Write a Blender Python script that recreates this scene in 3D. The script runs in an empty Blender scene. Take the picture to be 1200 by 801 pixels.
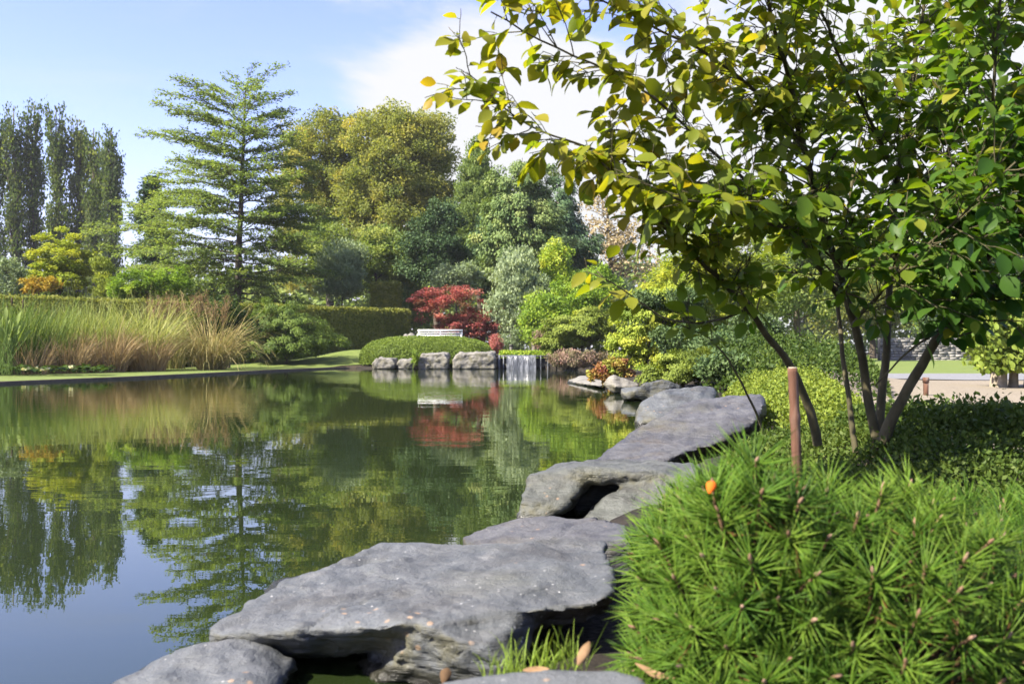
import bpy, bmesh, math
import numpy as np
from mathutils import Vector

# ------------------------------------------------------------------ camera, sky, sun, exposure
SC = bpy.context.scene
COL = SC.collection
F, CX, HY, H = 1167.0, 600.0, 408.0, 0.75        # focal length in px (of 1200), principal point, horizon row, eye height over water

cam_d = bpy.data.cameras.new("camera")
cam = bpy.data.objects.new("camera", cam_d); COL.objects.link(cam)
cam.location = (0, 0, H); cam.rotation_euler = (math.radians(90), 0, 0)
cam_d.sensor_width = 36.0; cam_d.lens = 36.0 * F / 1200.0
cam_d.shift_y = (HY - 400.5) / 1200.0
cam_d.clip_start = 0.05; cam_d.clip_end = 3000
cam_d.dof.use_dof = True; cam_d.dof.focus_distance = 6.5; cam_d.dof.aperture_fstop = 6.3
SC.camera = cam

SUN_EL, SUN_AZ = math.radians(44), math.atan2(-0.47, -0.88)      # direction towards the sun in the xy plane
sun_dir = Vector((math.cos(SUN_EL) * math.cos(SUN_AZ), math.cos(SUN_EL) * math.sin(SUN_AZ), math.sin(SUN_EL)))

world = bpy.data.worlds.new("World"); SC.world = world; world.use_nodes = True
nt = world.node_tree; nt.nodes.clear()
N = nt.nodes.new; L = nt.links.new
out = N("ShaderNodeOutputWorld"); bg = N("ShaderNodeBackground")
sky = N("ShaderNodeTexSky"); sky.sky_type = 'NISHITA'; sky.sun_disc = False
sky.sun_elevation = SUN_EL; sky.sun_rotation = math.atan2(sun_dir.x, sun_dir.y)
sky.air_density = 1.0; sky.dust_density = 0.6; sky.ozone_density = 2.0
geo = N("ShaderNodeTexCoord")
def vmath(op, a, b=None):
    n = N("ShaderNodeVectorMath"); n.operation = op; L(a, n.inputs[0])
    if b is not None: n.inputs[1].default_value = b
    return n
def smath(op, a, b=None):
    n = N("ShaderNodeMath"); n.operation = op
    for i, v in enumerate((a, b)):
        if v is None: continue
        if isinstance(v, (int, float)): n.inputs[i].default_value = v
        else: L(v, n.inputs[i])
    return n.outputs[0]
def mrange(v, a, b, c=0.0, d=1.0):
    n = N("ShaderNodeMapRange"); n.interpolation_type = 'SMOOTHSTEP'; L(v, n.inputs[0])
    for i, x in enumerate((a, b, c, d)): n.inputs[i + 1].default_value = x
    return n.outputs[0]
dirv = geo.outputs["Generated"]
sc_ = vmath('MULTIPLY', dirv, (1.0, 1.0, 2.3))
no = N("ShaderNodeTexNoise"); L(sc_.outputs[0], no.inputs["Vector"]); no.inputs["Scale"].default_value = 3.4
no.inputs["Detail"].default_value = 9; no.inputs["Roughness"].default_value = 0.6; no.inputs["Distortion"].default_value = 0.25
sc2 = vmath('MULTIPLY', dirv, (1.0, 1.0, 5.0))
no2 = N("ShaderNodeTexNoise"); L(sc2.outputs[0], no2.inputs["Vector"]); no2.inputs["Scale"].default_value = 2.2
no2.inputs["Detail"].default_value = 6; no2.inputs["Roughness"].default_value = 0.65; no2.inputs["Distortion"].default_value = 0.6
def pdir(px, py):
    v = Vector(((px - CX) / F, 1.0, (HY - py) / F)); v.normalize(); return v
def blob(px, py, a, b):
    d = N("ShaderNodeVectorMath"); d.operation = 'DOT_PRODUCT'; L(dirv, d.inputs[0]); d.inputs[1].default_value = pdir(px, py)
    return mrange(d.outputs["Value"], math.cos(math.radians(a)), math.cos(math.radians(b)))
# the big bright cloud bank, the blue gap above it
b1 = blob(610, 235, 13.0, 5.5); b2 = blob(980, 260, 19, 7)
bias = smath('MAXIMUM', b1, b2)
m = smath('ADD', no.outputs["Fac"], smath('MULTIPLY', bias, 0.30))
m = smath('SUBTRACT', m, smath('MULTIPLY', blob(130, 20, 18, 6), 0.10))
cl = mrange(m, 0.50, 0.72)
wisp = mrange(no2.outputs["Fac"], 0.46, 0.85, 0.0, 0.35)
cl = smath('MAXIMUM', cl, wisp)
# low whitish band of thin cloud near the horizon
sep = N("ShaderNodeSeparateXYZ"); L(dirv, sep.inputs[0])
hz = mrange(sep.outputs["Z"], -0.02, 0.26, 0.6, 0.0)
cl = smath('MAXIMUM', cl, hz)
mix = N("ShaderNodeMix"); mix.data_type = 'RGBA'; L(cl, mix.inputs["Factor"])
blue = N("ShaderNodeMix"); blue.data_type = 'RGBA'; blue.blend_type = 'MULTIPLY'; blue.inputs["Factor"].default_value = 1.0
L(sky.outputs[0], blue.inputs["A"]); blue.inputs["B"].default_value = (0.70, 0.60, 0.78, 1)
L(blue.outputs["Result"], mix.inputs["A"])
mix.inputs["B"].default_value = (2.15, 2.17, 2.25, 1)
L(mix.outputs["Result"], bg.inputs["Color"]); bg.inputs["Strength"].default_value = 0.115
L(bg.outputs[0], out.inputs[0])

sl = bpy.data.lights.new("sun", 'SUN'); sl.energy = 4.3; sl.angle = math.radians(0.6); sl.color = (1.0, 0.93, 0.80)
so = bpy.data.objects.new("sun", sl); COL.objects.link(so)
so.rotation_euler = sun_dir.to_track_quat('Z', 'Y').to_euler(); so.location = (-20, -10, 30)

SC.view_settings.view_transform = 'Standard'; SC.view_settings.look = 'None'
SC.view_settings.exposure = 1.95; SC.view_settings.gamma = 1.0; SC.view_settings.use_curve_mapping = False
cy = SC.cycles
cy.max_bounces = 8; cy.diffuse_bounces = 5; cy.glossy_bounces = 3; cy.transmission_bounces = 3; cy.transparent_max_bounces = 4
cy.use_denoising = True; cy.denoiser = 'OPENIMAGEDENOISE'
cy.caustics_reflective = False; cy.caustics_refractive = False
cy.sample_clamp_indirect = 6.0

# ------------------------------------------------------------------ helpers
rng = np.random.default_rng(11)
def P(px, py, d):            # photograph pixel + distance -> world point
    return np.array([(px - CX) / F * d, d, H - (py - HY) / F * d])
def Wz(px, py, z):           # photograph pixel on the level z
    d = F * (H - z) / (py - HY)
    return np.array([(px - CX) / F * d, d, z])
def unit(v):
    return v / np.maximum(np.linalg.norm(v, axis=-1, keepdims=True), 1e-9)
def sstep(a, b, x):
    t = np.clip((x - a) / (b - a), 0, 1); return t * t * (3 - 2 * t)
def randdir(n):
    return unit(rng.normal(size=(n, 3)))

_perm = np.random.default_rng(5).permutation(256); _perm = np.concatenate([_perm, _perm, _perm])
_grad = unit(np.random.default_rng(6).normal(size=(256, 3)))
def noise3(p):
    p = np.asarray(p, float); i = np.floor(p).astype(int); f = p - i; i &= 255
    u = f * f * f * (f * (f * 6 - 15) + 10); r = 0
    for dx in (0, 1):
        for dy in (0, 1):
            for dz in (0, 1):
                h = _perm[_perm[_perm[(i[:, 0] + dx) & 255] + ((i[:, 1] + dy) & 255)] + ((i[:, 2] + dz) & 255)]
                g = _grad[h]; dv = f - np.array([dx, dy, dz])
                w = (u[:, 0] if dx else 1 - u[:, 0]) * (u[:, 1] if dy else 1 - u[:, 1]) * (u[:, 2] if dz else 1 - u[:, 2])
                r = r + w * (g * dv).sum(1)
    return r * 1.6
def fbm(p, o=4, g=0.5):
    a, s, f = 1.0, 0, 1.0
    for k in range(o):
        s = s + a * noise3(p * f + 17.3 * k); a *= g; f *= 2.03
    return s

def mesh_raw(name, co, loops, counts, mat, parent=None, tint=None, smooth=False):
    me = bpy.data.meshes.new(name)
    co = np.ascontiguousarray(co, np.float32); loops = np.ascontiguousarray(loops, np.int32); counts = np.ascontiguousarray(counts, np.int32)
    me.vertices.add(len(co)); me.vertices.foreach_set("co", co.ravel())
    me.loops.add(len(loops)); me.loops.foreach_set("vertex_index", loops)
    me.polygons.add(len(counts))
    st = np.zeros(len(counts), np.int32); st[1:] = np.cumsum(counts)[:-1]
    me.polygons.foreach_set("loop_start", st); me.polygons.foreach_set("loop_total", counts)
    if smooth: me.polygons.foreach_set("use_smooth", np.ones(len(counts), bool))
    if tint is not None:
        a = me.attributes.new("tint", 'FLOAT', 'POINT'); a.data.foreach_set("value", np.ascontiguousarray(tint, np.float32))
    me.update(calc_edges=True)
    me.materials.append(mat)
    o = bpy.data.objects.new(name, me); COL.objects.link(o)
    if parent is not None: o.parent = parent
    return o

class Geo:                    # collects tubes, quads and leaves for ONE mesh object
    def __init__(s): s.v, s.l, s.c, s.t, s.n = [], [], [], [], 0
    def add(s, co, faces, tint=0.5):
        co = np.asarray(co, float).reshape(-1, 3); faces = np.asarray(faces, int)
        s.v.append(co); s.l.append((faces + s.n).ravel()); s.c.append(np.full(len(faces), faces.shape[1]))
        s.t.append(np.broadcast_to(np.asarray(tint, float), (len(co),)).copy()); s.n += len(co)
    def tubes(s, pts, rad, sides=6, tint=0.5):        # pts (M,n,3), rad (M,n)
        pts = np.asarray(pts, float); rad = np.asarray(rad, float)
        if pts.ndim == 2: pts, rad = pts[None], rad[None]
        M, n, _ = pts.shape
        t = unit(np.gradient(pts, axis=1)); mt = unit(t.mean(1))
        ref = np.where(np.abs(mt[:, 2:3]) > 0.85, np.array([[1.0, 0.1, 0]]), np.array([[0.05, 0.1, 1.0]]))
        sd = unit(np.cross(t, ref[:, None, :])); up = np.cross(sd, t)
        a = np.arange(sides) / sides * 2 * np.pi
        ring = (sd[:, :, None, :] * np.cos(a)[None, None, :, None] + up[:, :, None, :] * np.sin(a)[None, None, :, None]) * rad[:, :, None, None] + pts[:, :, None, :]
        idx = np.arange(M * n * sides).reshape(M, n, sides)
        q = np.stack([idx[:, :-1], np.roll(idx[:, :-1], -1, 2), np.roll(idx[:, 1:], -1, 2), idx[:, 1:]], -1).reshape(-1, 4)
        tt = np.broadcast_to(np.asarray(tint, float).reshape(-1, 1, 1) if np.ndim(tint) == 1 else np.full((1, 1, 1), tint if np.ndim(tint) == 0 else 0.5), (M, n, sides)).reshape(-1)
        s.add(ring.reshape(-1, 3), q, tt)
        cap = idx[:, -1, :].reshape(-1, sides) - 0
        s.l.append((cap + s.n - M * n * sides).ravel()); s.c.append(np.full(len(cap), sides))
    def leaves(s, pos, d, nor, ln, wd, tint, tmpl, faces, tmix=None):
        d = unit(d); sd = unit(np.cross(nor, d)); nr = np.cross(d, sd)
        tmpl = np.asarray(tmpl, float); k = len(tmpl); n = len(pos)
        ln = np.broadcast_to(ln, (n,)); wd = np.broadcast_to(wd, (n,)); tint = np.broadcast_to(tint, (n,))
        co = (pos[:, None, :] + d[:, None, :] * (tmpl[None, :, 0] * ln[:, None])[..., None]
              + sd[:, None, :] * (tmpl[None, :, 1] * wd[:, None])[..., None]
              + nr[:, None, :] * (tmpl[None, :, 2] * ln[:, None])[..., None])
        b = (np.arange(n) * k)[:, None, None]
        for fs in faces:
            pass
        by = {}
        for fc in faces: by.setdefault(len(fc), []).append(fc)
        base = s.n
        s.v.append(co.reshape(-1, 3)); s.t.append(np.repeat(tint, k)); s.n += n * k
        for m_, fl in by.items():
            fl = np.asarray(fl)[None] + b + base
            s.l.append(fl.ravel()); s.c.append(np.full(n * fl.shape[1], m_))
    def box(s, c, sx, sy, sz, rot=0.0, tint=0.5):
        x = np.array([[i, j, k] for i in (-1, 1) for j in (-1, 1) for k in (-1, 1)], float) * np.array([sx, sy, sz]) / 2
        cr, sr = math.cos(rot), math.sin(rot)
        x = np.stack([x[:, 0] * cr - x[:, 1] * sr, x[:, 0] * sr + x[:, 1] * cr, x[:, 2]], 1) + np.asarray(c)
        s.add(x, [[0, 1, 3, 2], [4, 6, 7, 5], [0, 4, 5, 1], [2, 3, 7, 6], [0, 2, 6, 4], [1, 5, 7, 3]], tint)
    def build(s, name, mat, parent=None, smooth=False):
        if not s.v: return None
        return mesh_raw(name, np.concatenate(s.v), np.concatenate(s.l), np.concatenate(s.c), mat, parent, np.concatenate(s.t), smooth)

def thing(name, label, cat, group=None, loc=(0, 0, 0)):
    o = bpy.data.objects.new(name, None); COL.objects.link(o)
    o.empty_display_size = 0.1
    o["label"] = label; o["category"] = cat
    if group: o["group"] = group
    return o
def tag(o, label=None, cat=None, group=None, kind=None):
    for k, v in (("label", label), ("category", cat), ("group", group), ("kind", kind)):
        if v: o[k] = v
    return o

RH = ([(0, 0, 0), (.45, .5, .06), (1, 0, -.04), (.45, -.5, .06)], [(0, 1, 2, 3)])                     # small leaf
LF = ([(0, 0, 0), (.3, .45, .05), (.3, 0, 0), (.3, -.45, .05), (.68, .42, .03), (.7, 0, -.02), (.68, -.42, .03), (1, 0, -.12)],
      [(0, 1, 2), (0, 2, 3), (1, 4, 5, 2), (2, 5, 6, 3), (4, 7, 5), (5, 7, 6)])                           # broad leaf
HZ = ([(0, 0, 0), (.08, .2, .03), (.3, .47, .07), (.58, .5, .06), (.82, .3, .0), (1.0, 0, -.12),
       (.82, -.3, .0), (.58, -.5, .06), (.3, -.47, .07), (.08, -.2, .03), (.3, 0, .0), (.58, 0, -.01), (.82, 0, -.05)],
      [(0, 1, 2, 10), (10, 2, 3, 11), (11, 3, 4, 12), (12, 4, 5), (0, 10, 8, 9), (10, 11, 7, 8), (11, 12, 6, 7), (12, 5, 6)])
NE = ([(0, .5, 0), (0, -.25, .012), (0, -.25, -.012), (.5, .5, .0), (.5, -.25, .012), (.5, -.25, -.012), (1, 0, 0)],
      [(0, 1, 4, 3), (1, 2, 5, 4), (2, 0, 3, 5), (3, 4, 6), (4, 5, 6), (5, 3, 6)])                       # needle

# ------------------------------------------------------------------ materials
def new_mat(name):
    m = bpy.data.materials.new(name); m.use_nodes = True
    nt = m.node_tree; nt.nodes.clear()
    return m, nt, nt.nodes.new, nt.links.new
def ramp(n, stops):
    cr = n.color_ramp
    while len(cr.elements) < len(stops): cr.elements.new(0.5)
    for e, (p, c) in zip(cr.elements, stops):
        e.position = p; e.color = (*c, 1)
def leaf_mat(name, cols, transl=0.5, rough=0.55, tcol=(1.22, 1.22, 0.55), spec=0.15, gain=1.55):
    m, nt, N, L = new_mat(name)
    o = N("ShaderNodeOutputMaterial"); p = N("ShaderNodeBsdfPrincipled"); t = N("ShaderNodeBsdfTranslucent"); mx = N("ShaderNodeMixShader")
    at = N("ShaderNodeAttribute"); at.attribute_name = "tint"
    r = N("ShaderNodeValToRGB")
    k = len(cols); cols = cols if k > 1 else list(cols) * 2; k = len(cols); ramp(r, [(i / max(k - 1, 1), tuple(x * gain for x in c)) for i, c in enumerate(cols)])
    L(at.outputs["Fac"], r.inputs[0])
    mu = N("ShaderNodeMix"); mu.data_type = 'RGBA'; mu.blend_type = 'MULTIPLY'; mu.inputs["Factor"].default_value = 1
    L(r.outputs[0], mu.inputs["A"]); mu.inputs["B"].default_value = (*tcol, 1)
    L(r.outputs[0], p.inputs["Base Color"]); L(mu.outputs["Result"], t.inputs["Color"])
    p.inputs["Roughness"].default_value = rough; p.inputs["Specular IOR Level"].default_value = spec
    mx.inputs[0].default_value = transl; L(p.outputs[0], mx.inputs[1]); L(t.outputs[0], mx.inputs[2]); L(mx.outputs[0], o.inputs[0])
    return m
def noise_mat(name, cols, scale=5, detail=8, rough=0.85, bump=0.3, bump_scale=20, spec=0.3, stretch=(1, 1, 1), dist=0.01, rgh=0.6):
    m, nt, N, L = new_mat(name)
    o = N("ShaderNodeOutputMaterial"); p = N("ShaderNodeBsdfPrincipled"); tc = N("ShaderNodeTexCoord")
    mp = N("ShaderNodeMapping"); mp.inputs["Scale"].default_value = stretch; L(tc.outputs["Object"], mp.inputs[0])
    n = N("ShaderNodeTexNoise"); n.inputs["Scale"].default_value = scale; n.inputs["Detail"].default_value = detail; n.inputs["Roughness"].default_value = rgh
    L(mp.outputs[0], n.inputs["Vector"])
    r = N("ShaderNodeValToRGB"); k = len(cols); ramp(r, [(0.28 + 0.44 * i / (k - 1), c) for i, c in enumerate(cols)])
    L(n.outputs["Fac"], r.inputs[0]); L(r.outputs[0], p.inputs["Base Color"])
    n2 = N("ShaderNodeTexNoise"); n2.inputs["Scale"].default_value = bump_scale; n2.inputs["Detail"].default_value = 6; L(mp.outputs[0], n2.inputs["Vector"])
    b = N("ShaderNodeBump"); b.inputs["Strength"].default_value = bump; b.inputs["Distance"].default_value = dist; L(n2.outputs["Fac"], b.inputs["Height"]); L(b.outputs[0], p.inputs["Normal"])
    p.inputs["Roughness"].default_value = rough; p.inputs["Specular IOR Level"].default_value = spec; L(p.outputs[0], o.inputs[0])
    return m

M = {}
M['soil'] = noise_mat("soil", [(.007, .006, .004), (.016, .012, .008), (.032, .024, .015)], 9, bump=.6, bump_scale=45, dist=.03)
M['lawn'] = noise_mat("lawn_grass", [(.095, .13, .024), (.125, .165, .034), (.15, .18, .045)], 3.0, bump=.7, bump_scale=70, dist=.03)
M['gravel'] = noise_mat("gravel", [(.145, .12, .085), (.22, .185, .135), (.29, .25, .19)], 26, bump=.6, bump_scale=90, dist=.02)
M['asphalt'] = noise_mat("asphalt", [(.12, .12, .125), (.17, .17, .175), (.21, .21, .21)], 14, bump=.3, bump_scale=120)
M['kerb'] = noise_mat("kerb_stone", [(.05, .038, .024), (.10, .08, .055)], 6, bump=.3, bump_scale=40)
M['bark'] = noise_mat("bark", [(.035, .028, .02), (.075, .06, .042), (.12, .10, .07)], 9, bump=.6, bump_scale=30, stretch=(1, 1, .3), dist=.02)
M['bark_hazel'] = noise_mat("hazel_bark", [(.03, .027, .013), (.065, .056, .026), (.11, .095, .05)], 18, bump=.5, bump_scale=70, stretch=(1, 1, .5), dist=.004)
M['bark_pale'] = noise_mat("pale_bark", [(.20, .17, .12), (.32, .28, .21)], 12, bump=.3)
M['twig'] = noise_mat("twig", [(.05, .03, .015), (.13, .075, .035)], 30, bump=.2)
M['white'] = noise_mat("white_paint", [(.70, .70, .68), (.82, .82, .80)], 7, rough=.45, bump=.05)
M['wood'] = noise_mat("weathered_wood", [(.045, .022, .013), (.11, .052, .03), (.24, .19, .15)], 16, bump=.5, bump_scale=60, stretch=(1, 1, .12), dist=.004)
M['hay'] = noise_mat("dry_leaf", [(.16, .09, .04), (.30, .19, .10)], 30, bump=.2)
M['orange_leaf'] = leaf_mat("orange_leaf", [(.65, .16, .02)], .4, tcol=(1, 1, 1))

def rock_mat(name, c0, c1, c2, speck=.35, lichen_skylit=(.155, .153, .148), moss=.25, rot=(0.35, 0.12, 0.3), rough=.55, top=.25, bloom=.55):
    m, nt, N, L = new_mat(name)
    o = N("ShaderNodeOutputMaterial"); p = N("ShaderNodeBsdfPrincipled"); tc = N("ShaderNodeTexCoord")
    X = tc.outputs["Object"]
    def noise(scale, det=8, r=.6, vec=None, dist=0):
        n = N("ShaderNodeTexNoise"); n.inputs["Scale"].default_value = scale; n.inputs["Detail"].default_value = det; n.inputs["Roughness"].default_value = r
        n.inputs["Distortion"].default_value = dist; L(vec or X, n.inputs["Vector"]); return n.outputs["Fac"]
    def mr(v, a, b, c=0., d=1.):
        n = N("ShaderNodeMapRange"); L(v, n.inputs[0]); n.interpolation_type = 'SMOOTHSTEP'
        for i, x in enumerate((a, b, c, d)): n.inputs[i + 1].default_value = x
        return n.outputs[0]
    def mixc(f, a, b, typ='MIX'):
        n = N("ShaderNodeMix"); n.data_type = 'RGBA'; n.blend_type = typ
        if isinstance(f, float): n.inputs["Factor"].default_value = f
        else: L(f, n.inputs["Factor"])
        for k, x in (("A", a), ("B", b)):
            if isinstance(x, tuple): n.inputs[k].default_value = (*x, 1)
            else: L(x, n.inputs[k])
        return n.outputs["Result"]
    mp = N("ShaderNodeMapping"); mp.inputs["Rotation"].default_value = rot; mp.inputs["Scale"].default_value = (1, 1, 7); L(X, mp.inputs[0])
    base = mixc(mr(noise(3.2, 10, .65), .3, .7), c0, c1)
    base = mixc(mr(noise(2.6, 10, .62, mp.outputs[0], .6), .46, .68, 0, .75), base, c2)          # strata
    base = mixc(mr(noise(2.0, 6, .6), .52, .72, 0, moss), base, (.10, .095, .045))                # ochre algae
    base = mixc(mr(noise(7, 8, .7), .55, .72, 0, bloom), base, lichen_skylit)                              # pale lichen bloom
    v = N("ShaderNodeTexVoronoi"); v.inputs["Scale"].default_value = 42; v.inputs["Randomness"].default_value = 1; L(X, v.inputs["Vector"])
    sp = N("ShaderNodeMath"); sp.operation = 'MULTIPLY'; L(mr(v.outputs["Distance"], .10, .16, 1, 0), sp.inputs[0]); L(mr(noise(5, 3), .5, .6, 0, speck), sp.inputs[1])
    base = mixc(sp.outputs[0], base, (.5, .49, .47))
    v2 = N("ShaderNodeTexVoronoi"); v2.inputs["Scale"].default_value = 23; L(X, v2.inputs["Vector"])
    sp2 = N("ShaderNodeMath"); sp2.operation = 'MULTIPLY'; L(mr(v2.outputs["Distance"], .12, .2, 1, 0), sp2.inputs[0]); L(mr(noise(3.1, 3), .55, .62, 0, .7), sp2.inputs[1])
    base = mixc(sp2.outputs[0], base, (.34, .22, .13))
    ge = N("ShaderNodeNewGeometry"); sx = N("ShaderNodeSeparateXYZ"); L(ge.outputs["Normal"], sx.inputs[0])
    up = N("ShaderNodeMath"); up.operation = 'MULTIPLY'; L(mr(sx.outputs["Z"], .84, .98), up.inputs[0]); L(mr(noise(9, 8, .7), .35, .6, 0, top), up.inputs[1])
    base = mixc(up.outputs[0], base, lichen_skylit)                                                       # upper faces painted paler, as if skylit, in the lichen tone
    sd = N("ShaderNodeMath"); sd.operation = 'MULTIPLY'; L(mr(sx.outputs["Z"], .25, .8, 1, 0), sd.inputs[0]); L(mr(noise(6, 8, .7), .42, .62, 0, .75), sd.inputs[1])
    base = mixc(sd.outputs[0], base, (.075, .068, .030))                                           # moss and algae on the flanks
    sp3 = N("ShaderNodeSeparateXYZ"); L(ge.outputs["Position"], sp3.inputs[0])
    wl = N("ShaderNodeMath"); wl.operation = 'MULTIPLY_ADD'; L(noise(7, 4, .6), wl.inputs[0]); wl.inputs[1].default_value = -.05; L(sp3.outputs["Z"], wl.inputs[2])
    wet = mr(wl.outputs[0], -.002, .022, 1, 0)                                                      # damp, algae-darkened band at the waterline
    base = mixc(wet, base, (.022, .021, .014))
    rg = N("ShaderNodeMapRange"); L(wet, rg.inputs[0]); rg.inputs[3].default_value = rough; rg.inputs[4].default_value = .22; L(rg.outputs[0], p.inputs["Roughness"])
    L(base, p.inputs["Base Color"])
    b1 = N("ShaderNodeBump"); b1.inputs["Strength"].default_value = .8; b1.inputs["Distance"].default_value = .016; L(noise(26, 10, .65), b1.inputs["Height"])
    b2 = N("ShaderNodeBump"); b2.inputs["Strength"].default_value = .8; b2.inputs["Distance"].default_value = .03; L(noise(2.6, 10, .6, mp.outputs[0], .6), b2.inputs["Height"]); L(b1.outputs[0], b2.inputs["Normal"])
    L(b2.outputs[0], p.inputs["Normal"])
    p.inputs["Specular IOR Level"].default_value = .45
    L(p.outputs[0], o.inputs[0]); return m
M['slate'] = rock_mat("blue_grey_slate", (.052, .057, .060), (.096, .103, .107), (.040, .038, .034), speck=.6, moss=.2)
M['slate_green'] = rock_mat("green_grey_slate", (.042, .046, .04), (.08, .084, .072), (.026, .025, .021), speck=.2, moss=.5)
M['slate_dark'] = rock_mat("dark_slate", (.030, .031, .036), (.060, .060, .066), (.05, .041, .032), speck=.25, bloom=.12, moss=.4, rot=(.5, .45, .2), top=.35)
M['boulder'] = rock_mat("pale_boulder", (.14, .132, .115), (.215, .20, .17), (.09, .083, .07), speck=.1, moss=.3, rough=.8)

# water
def water_mat():
    m, nt, N, L = new_mat("pond_water")
    o = N("ShaderNodeOutputMaterial"); p = N("ShaderNodeBsdfPrincipled"); tc = N("ShaderNodeTexCoord"); X = tc.outputs["Object"]
    p.inputs["Base Color"].default_value = (.013, .021, .006, 1); p.inputs["Roughness"].default_value = 0.0
    p.inputs["IOR"].default_value = 1.65; p.inputs["Specular IOR Level"].default_value = .5
    mp = N("ShaderNodeMapping"); mp.inputs["Scale"].default_value = (.55, 1.5, 1); L(X, mp.inputs[0])
    n = N("ShaderNodeTexNoise"); n.inputs["Scale"].default_value = 2.6; n.inputs["Detail"].default_value = 3; n.inputs["Roughness"].default_value = .5; L(mp.outputs[0], n.inputs["Vector"])
    n2 = N("ShaderNodeTexNoise"); n2.inputs["Scale"].default_value = .22; n2.inputs["Detail"].default_value = 3; L(X, n2.inputs["Vector"])
    mr = N("ShaderNodeMapRange"); mr.inputs[1].default_value = .40; mr.inputs[2].default_value = .62; mr.inputs[3].default_value = .25; mr.inputs[4].default_value = 1.0; L(n2.outputs["Fac"], mr.inputs[0])
    sx = N("ShaderNodeSeparateXYZ"); L(X, sx.inputs[0])
    mr2 = N("ShaderNodeMapRange"); mr2.inputs[1].default_value = 3; mr2.inputs[2].default_value = 22; mr2.inputs[3].default_value = .25; mr2.inputs[4].default_value = 1.0; L(sx.outputs["Y"], mr2.inputs[0])
    mu = N("ShaderNodeMath"); mu.operation = 'MULTIPLY'; L(mr.outputs[0], mu.inputs[0]); L(mr2.outputs[0], mu.inputs[1])
    b = N("ShaderNodeBump"); b.inputs["Distance"].default_value = .0042; L(mu.outputs[0], b.inputs["Strength"]); L(n.outputs["Fac"], b.inputs["Height"])
    L(b.outputs[0], p.inputs["Normal"]); L(p.outputs[0], o.inputs[0]); return m
M['water'] = water_mat()

# leaf palettes
M['l_oak'] = leaf_mat("oak_leaf", [(.045, .07, .024), (.08, .115, .034), (.12, .16, .042), (.18, .21, .05)], gain=1.7)
M['l_poplar'] = leaf_mat("poplar_leaf", [(.03, .05, .018), (.055, .082, .024), (.10, .125, .034), (.16, .17, .045)], .5, gain=1.55)
M['l_gold'] = leaf_mat("golden_leaf", [(.075, .10, .026), (.13, .15, .038), (.20, .20, .05), (.29, .25, .06)], .5)
M['l_mid'] = leaf_mat("mid_green_leaf", [(.05, .08, .024), (.09, .13, .034), (.14, .18, .045), (.20, .22, .055)], .45)
M['l_dark'] = leaf_mat("dark_evergreen_leaf", [(.014, .03, .016), (.026, .05, .02), (.042, .072, .027), (.065, .095, .033)], .2)
M['l_fir'] = leaf_mat("fir_needle", [(.022, .045, .025), (.04, .07, .033), (.06, .10, .04), (.09, .13, .05)], .2)
M['l_larch'] = leaf_mat("larch_needle", [(.04, .075, .025), (.075, .115, .035), (.12, .16, .05), (.17, .19, .06)], .3)
M['l_silver'] = leaf_mat("silver_leaf", [(.11, .145, .075), (.16, .20, .11), (.21, .25, .14), (.26, .29, .17)], .35)
M['l_lime'] = leaf_mat("lime_leaf", [(.07, .12, .018), (.13, .20, .025), (.21, .27, .035), (.34, .34, .04)], .4)
M['l_yellow'] = leaf_mat("yellow_leaf", [(.09, .135, .018), (.16, .20, .026), (.235, .255, .032), (.31, .285, .036)], .4)
M['l_acer'] = leaf_mat("fine_acer_leaf", [(.06, .085, .015), (.11, .14, .022), (.17, .20, .03), (.25, .26, .04)], .35)
M['l_red'] = leaf_mat("red_leaf", [(.09, .075, .03), (.16, .06, .045), (.24, .075, .07), (.31, .16, .11)], .35, tcol=(1.4, .9, .8))
M['l_azalea'] = leaf_mat("azalea_leaf", [(.13, .17, .025), (.19, .19, .035), (.22, .13, .04), (.16, .06, .035)], .3, tcol=(1.3, 1, .6))
M['l_orange'] = leaf_mat("orange_autumn_leaf", [(.19, .165, .02), (.24, .18, .022), (.23, .13, .02)], .35, tcol=(1.2, 1, .6))
M['l_heather'] = leaf_mat("heather_sprig", [(.05, .06, .025), (.11, .10, .05), (.18, .12, .09), (.25, .15, .12)], .2)
M['l_birch'] = leaf_mat("thin_birch_leaf", [(.14, .11, .06), (.24, .19, .11), (.34, .27, .17)], .3)
M['l_box'] = leaf_mat("clipped_box_leaf", [(.045, .072, .014), (.078, .115, .02), (.118, .158, .028), (.16, .20, .04)], .35)
M['l_hedge'] = leaf_mat("hedge_leaf", [(.06, .08, .018), (.11, .125, .026), (.16, .165, .036), (.21, .20, .05)], .35)
M['l_laurel'] = leaf_mat("hornbeam_leaf", [(.05, .09, .016), (.10, .15, .022), (.16, .21, .03), (.24, .27, .05)], .35, gain=1.05)
M['l_cover'] = leaf_mat("ground_cover_leaf", [(.02, .045, .01), (.045, .08, .014), (.08, .12, .02), (.13, .16, .03)], .3, gain=.95)
M['l_spirea'] = leaf_mat("yellow_green_cover_leaf", [(.055, .085, .015), (.10, .135, .02), (.15, .18, .026), (.22, .23, .035)], .35)
M['l_hazel'] = leaf_mat("witch_hazel_leaf", [(.026, .075, .014), (.06, .12, .017), (.13, .175, .02), (.235, .225, .026), (.33, .23, .03)], .55, gain=1.15, rough=.42, tcol=(1.35, 1.35, .30))
M['needle'] = leaf_mat("pine_needle", [(.16, .085, .03), (.035, .085, .011), (.07, .145, .016), (.125, .205, .024), (.18, .255, .04)], .38, gain=1.15, rough=.4, tcol=(1.1, 1.2, .5))
M['grass_green'] = leaf_mat("reed_blade", [(.04, .075, .016), (.08, .12, .026), (.16, .185, .05), (.27, .27, .10)], .35)
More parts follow.
